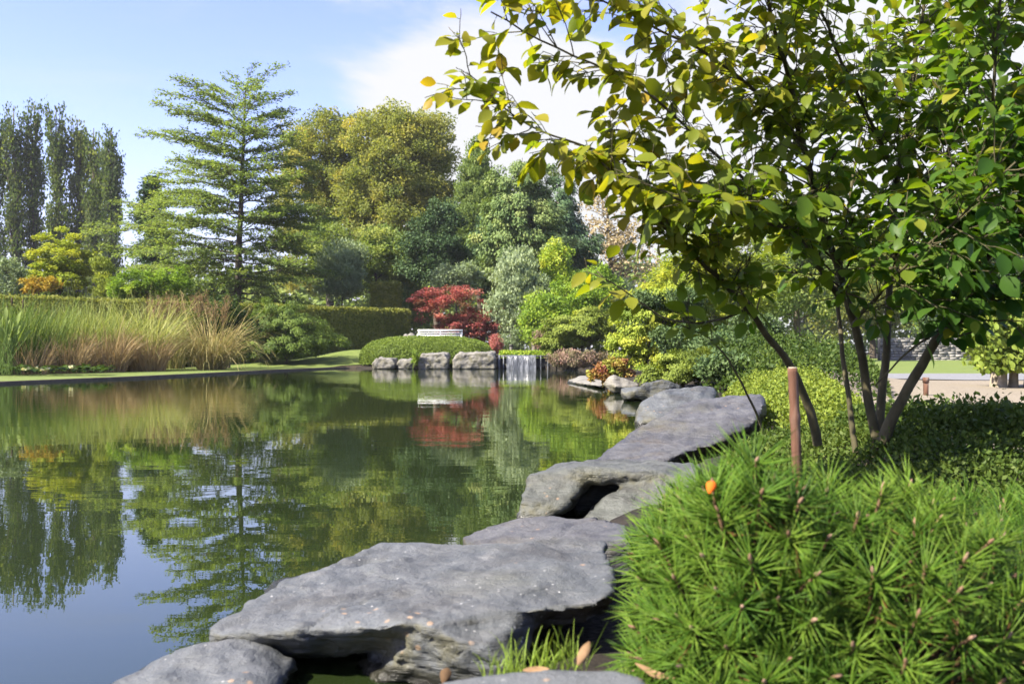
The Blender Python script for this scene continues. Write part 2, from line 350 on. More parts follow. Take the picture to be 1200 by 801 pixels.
M['grass_tan'] = leaf_mat("tan_grass_blade", [(.10, .07, .03), (.17, .12, .055), (.25, .19, .10), (.32, .26, .15)], .3, tcol=(1.1, 1, .8))
M['grass_mix'] = leaf_mat("pampas_blade", [(.06, .085, .022), (.13, .14, .04), (.24, .20, .08), (.32, .25, .14)], .3, tcol=(1.1, 1, .8))
M['plume'] = leaf_mat("dry_plume", [(.15, .095, .04), (.24, .165, .08), (.33, .25, .14)], .3, tcol=(1.1, 1, .7), gain=1.0)
M['lily'] = leaf_mat("lily_petal", [(.6, .55, .3), (.7, .66, .42)], .2, gain=1.0)
M['fern'] = leaf_mat("fern_frond", [(.07, .12, .02), (.14, .2, .03), (.22, .27, .05)], .35)
M['bud'] = leaf_mat("pine_shoot_bark", [(.05, .03, .016), (.11, .065, .03), (.18, .105, .065), (.26, .17, .12)], .0, rough=.7, spec=.2, gain=1)

# ------------------------------------------------------------------ pond outline, terrain, water
shore_right = [(-0.14, 2.0), (0.06, 2.6), (0.2, 3.3), (0.3, 4.0), (0.62, 4.4), (0.95, 5.4), (1.35, 6.6), (1.45, 8.2), (1.75, 9.6), (2.1, 12.0), (2.35, 14.5), (2.25, 16.5), (1.75, 18.6),
               (2.1, 21.0), (2.9, 26.0), (3.0, 31.0), (2.3, 36.0), (1.75, 37.0)]
shore_far = [(-0.5, 37.0), (-1.0, 36.3), (-3.6, 36.0), (-5.2, 36.4), (-5.9, 37.4)]
kerb_line = [(-6.3, 37.4), (-7.15, 35.0), (-8.0, 31.4), (-8.75, 27.4), (-9.45, 24.5), (-10.7, 20.8), (-10.9, 16.5), (-11.8, 12.5), (-12.4, 8.0), (-12.0, 3.0), (-9.5, -1.5)]
shore_near = [(-6.0, -1.2), (-3.0, 0.6), (-1.5, 1.3), (-0.8, 1.78), (-0.35, 1.92)]
POND = np.array(shore_right + shore_far + kerb_line + shore_near)
def pond_sd(x, y):                # signed distance, positive on land
    p = np.stack([x, y], -1); a = POND; b = np.roll(POND, -1, 0)
    best = np.full(x.shape, 1e9); inside = np.zeros(x.shape, bool)
    for (ax, ay), (bx, by) in zip(a, b):
        ex, ey = bx - ax, by - ay
        t = np.clip(((x - ax) * ex + (y - ay) * ey) / (ex * ex + ey * ey), 0, 1)
        best = np.minimum(best, np.hypot(x - ax - t * ex, y - ay - t * ey))
        c = ((ay > y) != (by > y)) & (x < (bx - ax) * (y - ay) / ((by - ay) if by != ay else 1e-9) + ax)
        inside ^= c
    return np.where(inside, -best, best)
def land(x, y):
    b = 0.022 + 0.50 * sstep(36.6, 42.0, y) * sstep(-9, -6, x) * sstep(16, 9, x) + 0.5 * sstep(36, 44, y) * sstep(-4.5, -9, x)
    b = b + 0.08 * sstep(0, 2, x)
    b = b + 0.24 * np.exp(-(((x - 1.75) / .95) ** 2 + ((y - 3.9) / 1.7) ** 2)) + 0.07 * np.exp(-(((x - .7) / .8) ** 2 + ((y - 1.2) / .8) ** 2))
    b = b + 0.45 * np.exp(-(((x - 4.2) / 1.8) ** 2 + ((y - 18) / 5) ** 2))
    return b
def ground_z(x, y):
    x = np.asarray(x, float); y = np.asarray(y, float)
    sd = pond_sd(x, y); wall = sstep(-.22, .06, sd)
    return -.6 + (land(x, y) + .6) * wall
def gz(x, y): return float(ground_z(np.array([x]), np.array([y]))[0])
def grow(a, step, n): 
    o = [a]
    for k in range(n): step *= 1.45; o.append(o[-1] + step)
    return np.array(o[1:])
gx = np.concatenate([-grow(16, .3, 13)[::-1], np.arange(-16, -2, .2), np.arange(-2, 4, .1), np.arange(4, 14, .25), grow(13.8, .3, 13)])
gy = np.concatenate([-grow(4, .3, 12)[::-1], np.arange(-4, 0, .25), np.arange(0, 8, .1), np.arange(8, 46, .22), grow(46, .3, 13)])
GX, GY = np.meshgrid(gx, gy, indexing='ij')
GZ = ground_z(GX.ravel(), GY.ravel()) + .012 * fbm(np.stack([GX.ravel() * 3, GY.ravel() * 3, 0 * GX.ravel()], 1), 3) * (np.abs(GX.ravel()) < 30)
ii = np.arange(GX.size).reshape(GX.shape)
fq = np.stack([ii[:-1, :-1], ii[1:, :-1], ii[1:, 1:], ii[:-1, 1:]], -1).reshape(-1, 4)
g = Geo(); g.add(np.stack([GX.ravel(), GY.ravel(), GZ], 1), fq); tag(g.build("ground", M['soil'], smooth=True), kind="structure")

def sheet(name, A, B, n, mat, lift, nb=24):     # a sheet draped between two polylines
    def res(pl):
        pl = np.array(pl, float); s = np.concatenate([[0], np.cumsum(np.hypot(*np.diff(pl, axis=0).T))]); t = np.linspace(0, s[-1], n)
        return np.stack([np.interp(t, s, pl[:, 0]), np.interp(t, s, pl[:, 1])], 1)
    A, B = res(A), res(B); w = np.linspace(0, 1, nb)[None, :, None]
    p = A[:, None] * (1 - w) + B[:, None] * w
    z = land(p[..., 0], p[..., 1]) + lift
    i = np.arange(n * nb).reshape(n, nb); f = np.stack([i[:-1, :-1], i[1:, :-1], i[1:, 1:], i[:-1, 1:]], -1).reshape(-1, 4)
    g = Geo(); g.add(np.concatenate([p, z[..., None]], -1).reshape(-1, 3), f)
    return tag(g.build(name, mat, smooth=True), kind="structure")
kin = np.array(kerb_line)
lawn_far = [(-5.0, 44.0), (-8.5, 43.5), (-11.5, 37.0), (-13.0, 32.0), (-14.0, 28.0), (-15.0, 23.5), (-17.0, 20.0), (-19, 14), (-20, 8), (-18, 2), (-14, -5)]
sheet("lawn", [(-5.6, 38.0)] + [(x - .16, y + .05) for x, y in kerb_line], lawn_far, 120, M['lawn'], .034)
sheet("gravel_path", [(2.6, 5.5), (5.5, 19.0)], [(16, 5.5), (30, 19.0)], 60, M['gravel'], .034)
sheet("asphalt_path", [(4.0, 19.0), (6.5, 24.0)], [(40, 19.0), (40, 24.0)], 14, M['asphalt'], .046)
sheet("far_lawn", [(7.0, 24.0), (12.0, 60.0)], [(50, 24.0), (60, 60.0)], 60, M['lawn'], .034)
# kerb: thin stone edging along the far left bank
def resample(pl, n):
    pl = np.array(pl, float); s = np.concatenate([[0], np.cumsum(np.linalg.norm(np.diff(pl, axis=0), axis=1))]); t = np.linspace(0, s[-1], n)
    return np.stack([np.interp(t, s, pl[:, k]) for k in range(pl.shape[1])], 1)
def smooth_pl(pl, n):
    p = resample(pl, n)
    for _ in range(6): p[1:-1] = (p[:-2] + 2 * p[1:-1] + p[2:]) / 4
    return p
kp = smooth_pl([(-5.7, 37.6)] + kerb_line, 140)
tn = unit(np.gradient(kp, axis=0)); nrm = np.stack([-tn[:, 1], tn[:, 0]], 1)
prof = [(.035, -.3), (.035, .056), (-.035, .060), (-.035, -.3)]
co = np.stack([np.concatenate([kp + nrm * a, np.full((len(kp), 1), z)], 1) for a, z in prof], 1)
co[:, 1:3, 2] += (land(kp[:, 0], kp[:, 1]) - .022)[:, None]
i = np.arange(len(kp) * 4).reshape(-1, 4)
g = Geo(); g.add(co.reshape(-1, 3), np.concatenate([np.stack([i[:-1, k], i[1:, k], i[1:, k + 1], i[:-1, k + 1]], -1) for k in range(3)]))
tag(g.build("pond_kerb", M['kerb']), kind="structure")
# water
wx, wy = np.linspace(-22, 10, 9), np.linspace(-6, 37.35, 11)
X_, Y_ = np.meshgrid(wx, wy, indexing='ij'); i = np.arange(X_.size).reshape(X_.shape)
g = Geo(); g.add(np.stack([X_.ravel(), Y_.ravel(), 0 * X_.ravel()], 1), np.stack([i[:-1, :-1], i[1:, :-1], i[1:, 1:], i[:-1, 1:]], -1).reshape(-1, 4))
tag(g.build("water", M['water']), kind="structure")

# ------------------------------------------------------------------ trees and shrubs
def bez(a, c, b, n=7):
    t = np.linspace(0, 1, n)[:, None]; return a * (1 - t) ** 2 + 2 * c * t * (1 - t) + b * t * t
def orient(style, n, outward):
    r = randdir(n)
    if style == 'flat':   d = unit(r * [1, 1, .35] + outward * .5 + [0, 0, -.1]); nor = unit(r[::-1] * .45 + [0, 0, 1])
    elif style == 'droop': d = unit(outward * [.8, .8, .3] + r * .5 + [0, 0, -.9]); nor = unit(outward + r[::-1] * .5 + [0, 0, .3])
    elif style == 'up':   d = unit(r * .5 + outward * .25 + [0, 0, 1.0]); nor = unit(outward + r[::-1] * .8)
    else:                 d = unit(r + outward * .4); nor = unit(r[::-1] + [0, 0, .5] + outward * .3)
    return d, nor
def puff_leaves(g, cen, rad, nleaf, size, style, mu, sig=.13, flat=1.0, ctr=None, aspect=.6, tmpl=RH, lsig=.10):
    cen = np.asarray(cen); K = len(cen); rad = np.broadcast_to(rad, (K,))
    k = np.repeat(np.arange(K), nleaf); n = len(k)
    off = randdir(n) * (rng.random(n) ** .45)[:, None] * rad[k][:, None] * np.array([1, 1, flat])
    pos = cen[k] + off
    out = unit(off * .6 + (unit(cen[k] - ctr) * rad[k][:, None] if ctr is not None else 0))
    d, nor = orient(style, n, out)
    pt = np.clip(rng.normal(mu, sig, K), 0, 1)
    tint = np.clip(pt[k] + rng.normal(0, lsig, n), 0, 1)
    ln = size * rng.uniform(.65, 1.3, n)
    g.leaves(pos, d, nor, ln, ln * aspect, tint, *tmpl)
def sample_blobs(blobs, d, n, shell=.5):
    bl = np.array([(*P(b[0], b[1], d + (b[4] if len(b) > 4 else 0)), b[2] / F * d, b[3] / F * d) for b in blobs])
    w = bl[:, 3] * bl[:, 3] * bl[:, 4]; k = rng.choice(len(bl), n, p=w / w.sum())
    u = randdir(n) * (shell + (1 - shell) * rng.random(n))[:, None]
    pos = bl[k, :3] + u * np.stack([bl[k, 3], bl[k, 3] * .9, bl[k, 4]], 1)
    return pos, bl[:, :3].mean(0)
def skeleton(t, cen, base, top, r0, mat, nlimb=40, name="trunk", limb_r=.35, rise=.35):
    g = Geo(); base = np.array(base, float); top = np.array(top, float)
    ax = base + (top - base) * np.linspace(0, 1, 9)[:, None]
    ax[1:-1, :2] += rng.normal(0, r0 * .5, (7, 2))
    g.tubes(ax, r0 * np.array([1.25, 1.0, .9, .8, .68, .55, .4, .25, .08]), 8)
    sel = rng.choice(len(cen), min(nlimb, len(cen)), replace=False)
    Ls, Rs = [], []
    for c in cen[sel]:
        hz_ = np.linalg.norm(c[:2] - base[:2]); f = (c[2] - base[2] - rise * hz_) / max(top[2] - base[2], .1)
        f = np.clip(f, .12, .9); a = base + (top - base) * f
        mid = (a + c) / 2 + [0, 0, .15 * hz_] + rng.normal(0, .06 * (hz_ + .1), 3)
        Ls.append(bez(a, mid, c)); Rs.append(np.linspace(r0 * limb_r * (1.1 - f * .7), r0 * .04, 7))
    g.tubes(np.array(Ls), np.array(Rs), 5)
    g.build(name, mat, t, smooth=True)
def tree(name, label, cat, d, blobs, npuff, pr, nleaf, size, mat, style='free', mu=.5, trunk=None, r0=.15, group=None, flat=.8, shell=.45,
         bark='bark', sig=.13, nlimb=40, aspect=.6, crown='crown', parts='trunk', tmpl=RH, base_z=None, lsig=.10, rise=.35):
    """blobs: (px, py, rx, ry[, ddepth]); trunk: (px_base, px_top, py_top)"""
    t = thing(name, label, cat, group)
    cen, ctr = sample_blobs(blobs, d, npuff, shell)
    bx = trunk[0] if trunk else np.mean([b[0] for b in blobs])
    b0 = P(bx, HY, d); b0[2] = (gz(b0[0], b0[1]) if base_z is None else base_z) - .05
    cen = cen[cen[:, 2] > b0[2] + pr * .3]
    tp = P(trunk[1], trunk[2], d) if trunk else P(ctr[0], 0, d) * 0 + [ctr[0], d, b0[2] + (cen[:, 2].max() - b0[2]) * .85]
    t.location = (0, 0, 0)
    skeleton(t, cen, b0, tp, r0, M[bark], nlimb, parts, rise=rise)
    g = Geo(); puff_leaves(g, cen, pr * rng.uniform(.7, 1.35, len(cen)), nleaf, size, style, mu, sig, flat, ctr, aspect, tmpl, lsig)
    g.build(crown, M[mat], t)
    return t

# far wood closing the horizon
g = Geo(); n = 1400
th = rng.uniform(-1, 1, n); cx = np.where(th > .12, th * 95, th * 80); cen = np.stack([cx, 118 + rng.normal(0, 5, n), rng.random(n) ** .8 * np.interp(cx, [-80, -30, 0, 30, 95], [7, 9, 10, 11, 11])], 1)
puff_leaves(g, cen, rng.uniform(1.6, 2.8, n), 55, .75, 'free', .45, .2, .8)
tag(g.build("far_woods", M['l_mid']), "distant band of mixed green woodland beyond the garden", "woodland", kind="stuff")

# --- poplars
def poplar(px, top, w, d, label, mu):
    t = thing("poplar_tree", label, "tree", "row of tall poplars beyond the hedge")
    b = P(px, HY, d); b[2] = 0.0; tp = P(px + rng.normal(0, 2), top, d); Ht = tp[2]; R = w / F * d
    g = Geo(); ax = b + (tp - b) * np.linspace(0, 1, 8)[:, None]; ax[1:-1, 0] += rng.normal(0, .12, 6)
    g.tubes(ax, np.array([.36, .30, .26, .22, .17, .12, .08, .03]), 7)
    cg = Geo(); Ls, Rs, cen = [], [], []
    for k in range(70):
        z0 = rng.uniform(.12, .86) * Ht; a = b + (tp - b) * (z0 / Ht); ang = rng.uniform(0, 2 * np.pi)
        ln = rng.uniform(.12, .26) * Ht * (1.1 - .55 * z0 / Ht); e = a + [math.cos(ang) * R * rng.uniform(.3, 1) * (1.15 - .55 * z0 / Ht), math.sin(ang) * R * rng.uniform(.3, 1), ln]
        e[2] = min(e[2], Ht * 1.0)
        c = a + (e - a) * .45 + [(e - a)[0] * .35, (e - a)[1] * .35, -.1 * ln]
        p = bez(a, c, e, 8); Ls.append(p); Rs.append(np.linspace(.075, .015, 8))
        for q in (3, 4, 5, 6, 7): cen.append(p[q] + rng.normal(0, .15, 3))
    g.tubes(np.array(Ls), np.array(Rs), 5); g.build("trunk", M['bark'], t, True)
    cen = np.array(cen); keep = rng.random(len(cen)) < np.interp(cen[:, 2] / Ht, [0, .3, .5, 1], [.25, .5, .85, 1])
    cen = cen[keep]
    puff_leaves(cg, cen, rng.uniform(.3, .7, len(cen)), 26, .27, 'up', mu, .14, 1.5)
    cg.build("crown", M['l_poplar'], t)
poplar(-8, 140, 17, 90, "dark poplar cut by the left edge of the picture", .35)
poplar(17, 124, 15, 90, "slim poplar, leftmost of the fully visible row", .35)
poplar(40, 121, 15, 91, "slim dark poplar at the tall left group's right side", .30)
poplar(68, 124, 15, 90, "narrow poplar right of the gap of sky in the row", .35)
poplar(92, 140, 17, 91, "olive tinged poplar in the middle of the right hand group", .55)
poplar(113, 150, 15, 90, "shorter poplar next to the row's right end", .40)
poplar(131, 152, 14, 89, "dark poplar at the very right end of the row", .30)

# --- pin oak with tiered flat branches
def pin_oak():
    d = 45.0
    t = thing("pin_oak", "tall tiered oak with flat spreading branches and an open pointed top", "tree")
    b = P(275, HY, d); b[2] = gz(b[0], b[1]) - .05; tp = P(288, 100, d)
    g = Geo(); ax = b + (tp - b) * np.linspace(0, 1, 12)[:, None]; ax[1:-1, :2] += rng.normal(0, .025, (10, 2))
    g.tubes(ax, np.linspace(.21, .025, 12), 8)
    Ht = tp[2] - b[2]
    yk = [75, 110, 150, 200, 250, 300, 340, 375]                    # half widths of the tiers, px left / right by row
    lw = [8, 26, 96, 116, 140, 165, 125, 60]; rw = [8, 44, 60, 88, 110, 120, 118, 100]
    lvl = np.arange(100, 392, 11.5)
    tw, tr, lp, ld, lt = [], [], [], [], []
    for li, y in enumerate(lvl):
        a0 = P(275 + (100 - y) * .045 + 13, y, d); a0 = b + (tp - b) * np.clip((a0[2] - b[2]) / Ht, 0.05, 1)
        nb = 5 if y > 130 else 3
        ph = rng.uniform(0, 2 * np.pi)
        for k in range(nb):
            ang = ph + 2 * np.pi * k / nb + rng.normal(0, .3)
            cx_ = math.cos(ang); wpx = np.interp(y, yk, lw if cx_ < 0 else rw)
            R = wpx / F * d * rng.uniform(.72, 1.05) * (1 if abs(cx_) > .4 else .8)
            up = np.interp(y, [90, 160, 260, 380], [.75, .26, .10, -.25]) * R + rng.normal(0, .06) * R
            e = a0 + [cx_ * R, math.sin(ang) * R, up]; c = a0 + [cx_ * R * .5, math.sin(ang) * R * .5, up * .75 + .06 * R]
            p = bez(a0 + [0, 0, rng.uniform(-.1, .1)], c, e, 10); p[1:] += rng.normal(0, .02 * R + .005, (9, 3))
            tw.append(p); tr.append(np.linspace(.035 if y > 140 else .016, .006, 10))
            nt_ = max(6, int(R * 11)); side = unit(np.array([-math.sin(ang), cx_, 0.]))
            for q in range(nt_):
                s = .16 + .84 * (q + rng.random()) / nt_; base = np.array([np.interp(s * 9, np.arange(10), p[:, j]) for j in range(3)])
                sg = 1 if q % 2 else -1; tl = (1.02 - s * .75) * R * .36 * rng.uniform(.6, 1.2) + .18
                dirn = unit(np.array([cx_, math.sin(ang), up / max(R, .1) * .6]) * .75 + side * sg * rng.uniform(.35, 1.) + [0, 0, rng.normal(.02, .12)])
                m_ = int(5 + tl * 19); f = rng.random(m_) ** .8
                lp.append(base + dirn * (tl * f)[:, None] + rng.normal(0, .055, (m_, 3)) * [1.2, 1.2, .8]); ld.append(np.tile(dirn, (m_, 1)))
                lt.append(np.full(m_, np.clip(rng.normal(.52 - .10 * cx_ + .1 * (s - .5), .12), 0, 1)))  # sunlit left side tinted lighter, right side darker
                if tl > .2:
                    tw.append(np.linspace(base, base + dirn * tl * .9, 10)); tr.append(np.linspace(.009, .003, 10))
    g.tubes(np.array(tw), np.array(tr), 4); g.build("trunk", M['bark'], t, True)
    lp, ld, lt = np.concatenate(lp), np.concatenate(ld), np.concatenate(lt); n = len(lp)
    cg = Geo(); r = randdir(n); ln = rng.uniform(.085, .155, n)
    cg.leaves(lp, ld + r * .7 + [0, 0, -.15], unit(r[::-1] * .6 + [0, 0, 1]), ln, ln * .62, np.clip(lt + rng.normal(0, .1, n), 0, 1), *RH)
    cg.build("crown", M['l_oak'], t)
pin_oak()

def conifer(name, label, d, px, top, bot_hw, mat, mu=.4, base_y=None, n_lev=26, droop=.25, group=None, size=.16, leafn=26, cat="tree", dens=9):
    t = thing(name, label, cat, group)
    b = P(px, HY, d); b[2] = gz(b[0], b[1]) - .05; tp = P(px + 1, top, d); Ht = tp[2] - b[2]
    g = Geo(); ax = b + (tp - b) * np.linspace(0, 1, 8)[:, None]; g.tubes(ax, np.linspace(Ht * .018, .02, 8), 7)
    tw, tr, cen, dr = [], [], [], []
    for z in np.linspace(.08, .985, n_lev):
        R0 = bot_hw / F * d * (1 - z) ** .8 + .12
        for k in range(dens):
            ang = rng.uniform(0, 2 * np.pi); R = R0 * rng.uniform(.65, 1.1); a = b + (tp - b) * z
            dv = np.array([math.cos(ang), math.sin(ang), 0]); e = a + dv * R + [0, 0, -droop * R + .12 * R * z]
            p = bez(a, a + dv * R * .5 + [0, 0, .08 * R], e, 7); tw.append(p); tr.append(np.linspace(.03, .006, 7))
            for s in np.arange(.25, 1.01, max(.18, .25 / max(R, .1) * .5)):
                cen.append(p[int(s * 6)] + rng.normal(0, .07 * R + .03, 3) * [1, 1, .5]); dr.append(dv)
    g.tubes(np.array(tw), np.array(tr), 4); g.build("trunk", M['bark'], t, True)
    cen = np.array(cen); dr = np.array(dr); K = len(cen); k = np.repeat(np.arange(K), leafn); n = len(k)
    cg = Geo(); pos = cen[k] + rng.normal(0, .16 * (d / 50), (n, 3)) * [1, 1, .55]; r = randdir(n)
    pt = np.clip(rng.normal(mu, .14, K), 0, 1)
    ln = size * rng.uniform(.6, 1.3, n)
    cg.leaves(pos, dr[k] + r * .8 + [0, 0, -.3], unit(r[::-1] * .7 + [0, 0, 1]), ln, ln * .45, np.clip(pt[k] + rng.normal(0, .1, n), 0, 1), *RH)
    cg.build("crown", M[mat], t); return t

# --- left background, behind the hedge
conifer("fir_tree", "dark blue green fir standing behind the oak's left side", 58, 178, 206, 56, 'l_dark', .45, size=.22)
tree("golden_shrub", "loose yellow green small tree above the hedge, in front of the poplars", "tree", 41,
     [(72, 300, 40, 26), (70, 325, 46, 26), (55, 318, 26, 22), (88, 285, 14, 18), (70, 273, 9, 14)], 120, .30, 130, .12, 'l_yellow', 'flat', .5, (72, 72, 275), .06, flat=.45)
tree("narrow_shrub", "narrow pale olive shrub right of the yellow tree above the hedge", "shrub", 40, [(120, 318, 11, 26), (122, 335, 13, 22)], 34, .24, 110, .1, 'l_acer', 'up', .55, (120, 120, 300), .04)
tree("orange_shrub", "small orange autumn shrub peeping over the hedge top", "shrub", 38, [(42, 333, 17, 8), (60, 334, 10, 7)], 26, .18, 110, .09, 'l_orange', 'free', .5, (45, 45, 325), .03)
tree("grey_shrub", "grey green shrub over the hedge at the picture's left edge", "shrub", 39, [(8, 325, 22, 22), (15, 338, 22, 18)], 50, .28, 110, .1, 'l_silver', 'free', .25, (8, 8, 310), .05)
tree("low_bush", "bright green bush over the hedge between olive shrub and oak", "shrub", 39, [(165, 332, 34, 14), (140, 338, 24, 10), (200, 330, 30, 16)], 80, .28, 120, .11, 'l_lime', 'flat', .2, (165, 165, 325), .05)
# --- the big trees in the middle
tree("broad_tree", "greenish gold round tree rising just right of the oak", "tree", 66, [(375, 190, 52, 60), (352, 235, 46, 60), (400, 165, 34, 38), (365, 300, 50, 45), (410, 245, 40, 50)], 460, .62, 170, .165, 'l_gold', 'free', .42, (385, 385, 150), .28, group="tall trees behind the bench", sig=.15)
tree("broad_tree", "tallest golden tree with a domed crown behind the bench", "tree", 63,
     [(470, 190, 64, 64), (440, 170, 40, 42), (500, 178, 40, 48), (462, 250, 70, 50), (512, 232, 36, 44), (425, 225, 40, 50), (480, 150, 34, 26)], 680, .62, 170, .165, 'l_gold', 'free', .49, (468, 470, 140), .34, group="tall trees behind the bench", sig=.16)
tree("mixed_tree", "olive green lower tree below the golden crown", "tree", 56, [(440, 300, 46, 34), (410, 320, 34, 30), (470, 310, 30, 30), (380, 285, 36, 30)], 190, .55, 160, .15, 'l_mid', 'free', .6, (440, 440, 280), .15, sig=.18)
tree("holm_oak", "dark rounded evergreen in front of the golden tree", "tree", 54, [(510, 280, 34, 40), (498, 305, 30, 34), (525, 310, 30, 36), (520, 255, 22, 22)], 210, .45, 170, .14, 'l_dark', 'free', .6, (512, 512, 250), .2, group=None)
tree("grey_green_tree", "tall grey green tree right of the golden crown", "tree", 60, [(560, 220, 24, 50), (552, 260, 26, 50), (575, 255, 24, 45), (562, 185, 12, 22)], 230, .5, 160, .15, 'l_mid', 'up', .42, (562, 562, 180), .2, group="tall trees behind the bench")
tree("larch_tree", "broad loose light green tree with drooping twigs between golden and bare trees", "tree", 52, [(604, 235, 40, 44), (622, 275, 52, 46), (592, 295, 44, 44), (634, 215, 24, 28), (612, 198, 16, 22)], 330, .42, 150, .15, 'l_larch', 'droop', .5, (610, 612, 185), .16, nlimb=60, sig=.16)
tree("fir_tree", "dark irregular evergreen showing above and right of the light green tree", "tree", 57, [(652, 245, 28, 46), (668, 290, 34, 40), (640, 280, 30, 46), (655, 208, 12, 18)], 200, .45, 150, .16, 'l_fir', 'droop', .55, (655, 655, 196), .18, nlimb=60)
tree("yew_tree", "dark evergreen filling the gap between the holm oak and the light green tree", "tree", 58, [(582, 285, 34, 46), (570, 315, 34, 34)], 130, .5, 140, .16, 'l_fir', 'free', .6, (580, 582, 245), .16)
tree("bare_tree", "thin pale brown tree losing its leaves, left of the witch hazel", "tree", 62, [(712, 270, 36, 54), (735, 300, 40, 50), (700, 240, 22, 30)], 130, .7, 26, .2, 'l_birch', 'free', .5, (715, 712, 215), .16, nlimb=110)
# --- middle shrubs
tree("pale_tree", "pale tan green loose tree between the tall block and the red shrub", "tree", 57, [(470, 345, 28, 34), (455, 365, 26, 26), (490, 360, 24, 24)], 120, .5, 120, .16, 'l_larch', 'up', .6, (470, 470, 325), .1)
tree("grey_willow", "grey green willow standing behind the lime shrub and maple", "tree", 58, [(690, 330, 36, 30), (720, 350, 40, 28), (650, 345, 30, 30)], 150, .55, 120, .17, 'l_silver', 'up', .3, (690, 690, 310), .1)
tree("silver_shrub", "fan shaped silvery shrub behind the clipped hedge", "shrub", 50, [(400, 312, 30, 28), (398, 330, 30, 22), (412, 300, 18, 18)], 90, .42, 130, .13, 'l_silver', 'up', .3, (400, 400, 300), .06, nlimb=50)
tree("silver_willow", "soft silver green willow right of the red shrub", "tree", 45, [(605, 330, 28, 36), (600, 360, 28, 34), (618, 350, 26, 34), (608, 305, 14, 16)], 170, .4, 130, .13, 'l_silver', 'up', .42, (606, 606, 305), .1, nlimb=50)
tree("grey_bush", "small grey green bush between dark evergreen and silver willow", "shrub", 49, [(538, 322, 26, 16), (520, 330, 20, 14)], 50, .4, 110, .13, 'l_silver', 'free', .15, (535, 535, 312), .06)
tree("lime_tree_shrub", "upright lime yellow shrub with orange tips", "shrub", 46, [(655, 325, 20, 36), (662, 350, 30, 34), (650, 300, 12, 18)], 130, .36, 130, .13, 'l_lime', 'free', .62, (655, 655, 290), .08, sig=.2)
tree("light_shrub", "pale green broad shrub below the lime shrub", "shrub", 42, [(655, 360, 40, 26), (690, 352, 30, 26), (630, 385, 26, 22), (700, 335, 28, 22)], 170, .36, 130, .12, 'l_lime', 'free', .35, (660, 660, 340), .06)
tree("feather_maple", "low spreading green maple beside the waterfall", "shrub", 36, [(680, 380, 42, 18), (665, 394, 36, 16), (700, 368, 26, 12), (648, 402, 22, 10), (708, 392, 22, 20)], 170, .26, 150, .09, 'l_acer', 'droop', .35, (682, 682, 365), .07, flat=.45)
tree("red_shrub", "crimson spreading shrub behind the white bench", "shrub", 46, [(530, 362, 46, 22), (505, 352, 28, 16), (560, 372, 34, 20), (535, 345, 30, 12), (545, 385, 44, 16)], 170, .30, 100, .11, 'l_red', 'flat', .55, (535, 535, 345), .07, flat=.5, sig=.28)
tree("barberry_bush", "small dark red bush at the right end of the box mound", "shrub", 40.5, [(580, 402, 8, 11)], 16, .16, 130, .06, 'l_red', 'free', .8, (580, 580, 395), .02)
tree("olive_bush", "small grey bush behind the waterfall's left side", "shrub", 42, [(600, 396, 14, 16), (594, 404, 10, 10)], 34, .2, 130, .07, 'l_silver', 'free', .1, (598, 598, 386), .03)
tree("buff_bush", "buff leaved bush right of the stone post", "shrub", 40, [(640, 398, 14, 12)], 28, .2, 120, .07, 'l_heather', 'free', .55, (640, 640, 390), .03)
# --- right background seen through the witch hazel
tree("yellow_tree", "bright yellow tree behind the clipped pine pads", "tree", 34, [(840, 300, 50, 42), (800, 325, 50, 34), (880, 330, 50, 40)], 200, .45, 120, .13, 'l_yellow', 'flat', .45, (840, 840, 280), .12, flat=.5)
tree("green_tree", "mid green tree seen through the witch hazel's stems", "tree", 48, [(930, 290, 50, 50), (960, 330, 60, 46), (900, 340, 50, 40)], 210, .6, 120, .17, 'l_mid', 'free', .5, (935, 935, 260), .18)
tree("yellow_green_tree", "yellow green tree far behind the stone wall, centre of the hazel's stems", "tree", 62, [(1020, 320, 60, 60), (1060, 350, 50, 40), (985, 350, 50, 40)], 220, .75, 110, .21, 'l_gold', 'free', .4, (1022, 1022, 280), .2)
tree("lime_green_tree", "lime green tree behind the stone wall's right end", "tree", 60, [(1120, 310, 60, 60), (1165, 300, 50, 60), (1090, 350, 46, 40)], 220, .75, 110, .2, 'l_lime', 'free', .4, (1122, 1122, 250), .2)
tree("dark_tree", "dark evergreen behind the block hedge by the stone wall", "tree", 58, [(1200, 300, 60, 80), (1110, 375, 50, 26)], 150, .7, 110, .2, 'l_dark', 'free', .7, (1200, 1200, 250), .2)
# --- right bank
tree("weeping_maple", "large fine leaved golden maple overhanging the right bank", "shrub", 19.5, [(765, 372, 46, 36), (735, 408, 27, 28), (800, 350, 42, 30), (770, 405, 48, 26), (825, 372, 38, 36)], 300, .17, 170, .055, 'l_yellow', 'droop', .38, (775, 780, 350), .05, flat=.5, sig=.16)
tree("feathery_maple", "green fine leaved maple low over the right bank's rocks", "shrub", 14, [(790, 432, 34, 18), (768, 440, 18, 14), (820, 425, 36, 20)], 110, .13, 160, .04, 'l_acer', 'droop', .35, (800, 800, 418), .03, flat=.5)
for px, py, rx, ry, d, lab in [(795, 398, 34, 14, 16.8, "dark clipped foliage pad in front of the golden maple"), (760, 352, 20, 9, 19.2, "small dark clipped pad near the golden maple's top"),
                            (800, 350, 22, 10, 19.0, "upper dark clipped pad among yellow foliage"), (845, 410, 36, 16, 15.5, "broad dark pad right of the green maple"), (880, 385, 34, 16, 17, "dark clipped pad beneath the hazel's left stem"), (852, 432, 30, 14, 13.0, "lowest dark pad just above the rocks")]:
    tree("clipped_pine", lab, "shrub", d, [(px, py, rx, ry)], 55, .13, 120, .05, 'l_dark', 'free', .85, (px, px, py), .035, group="dark clipped pads on the right bank", shell=.6, nlimb=20)
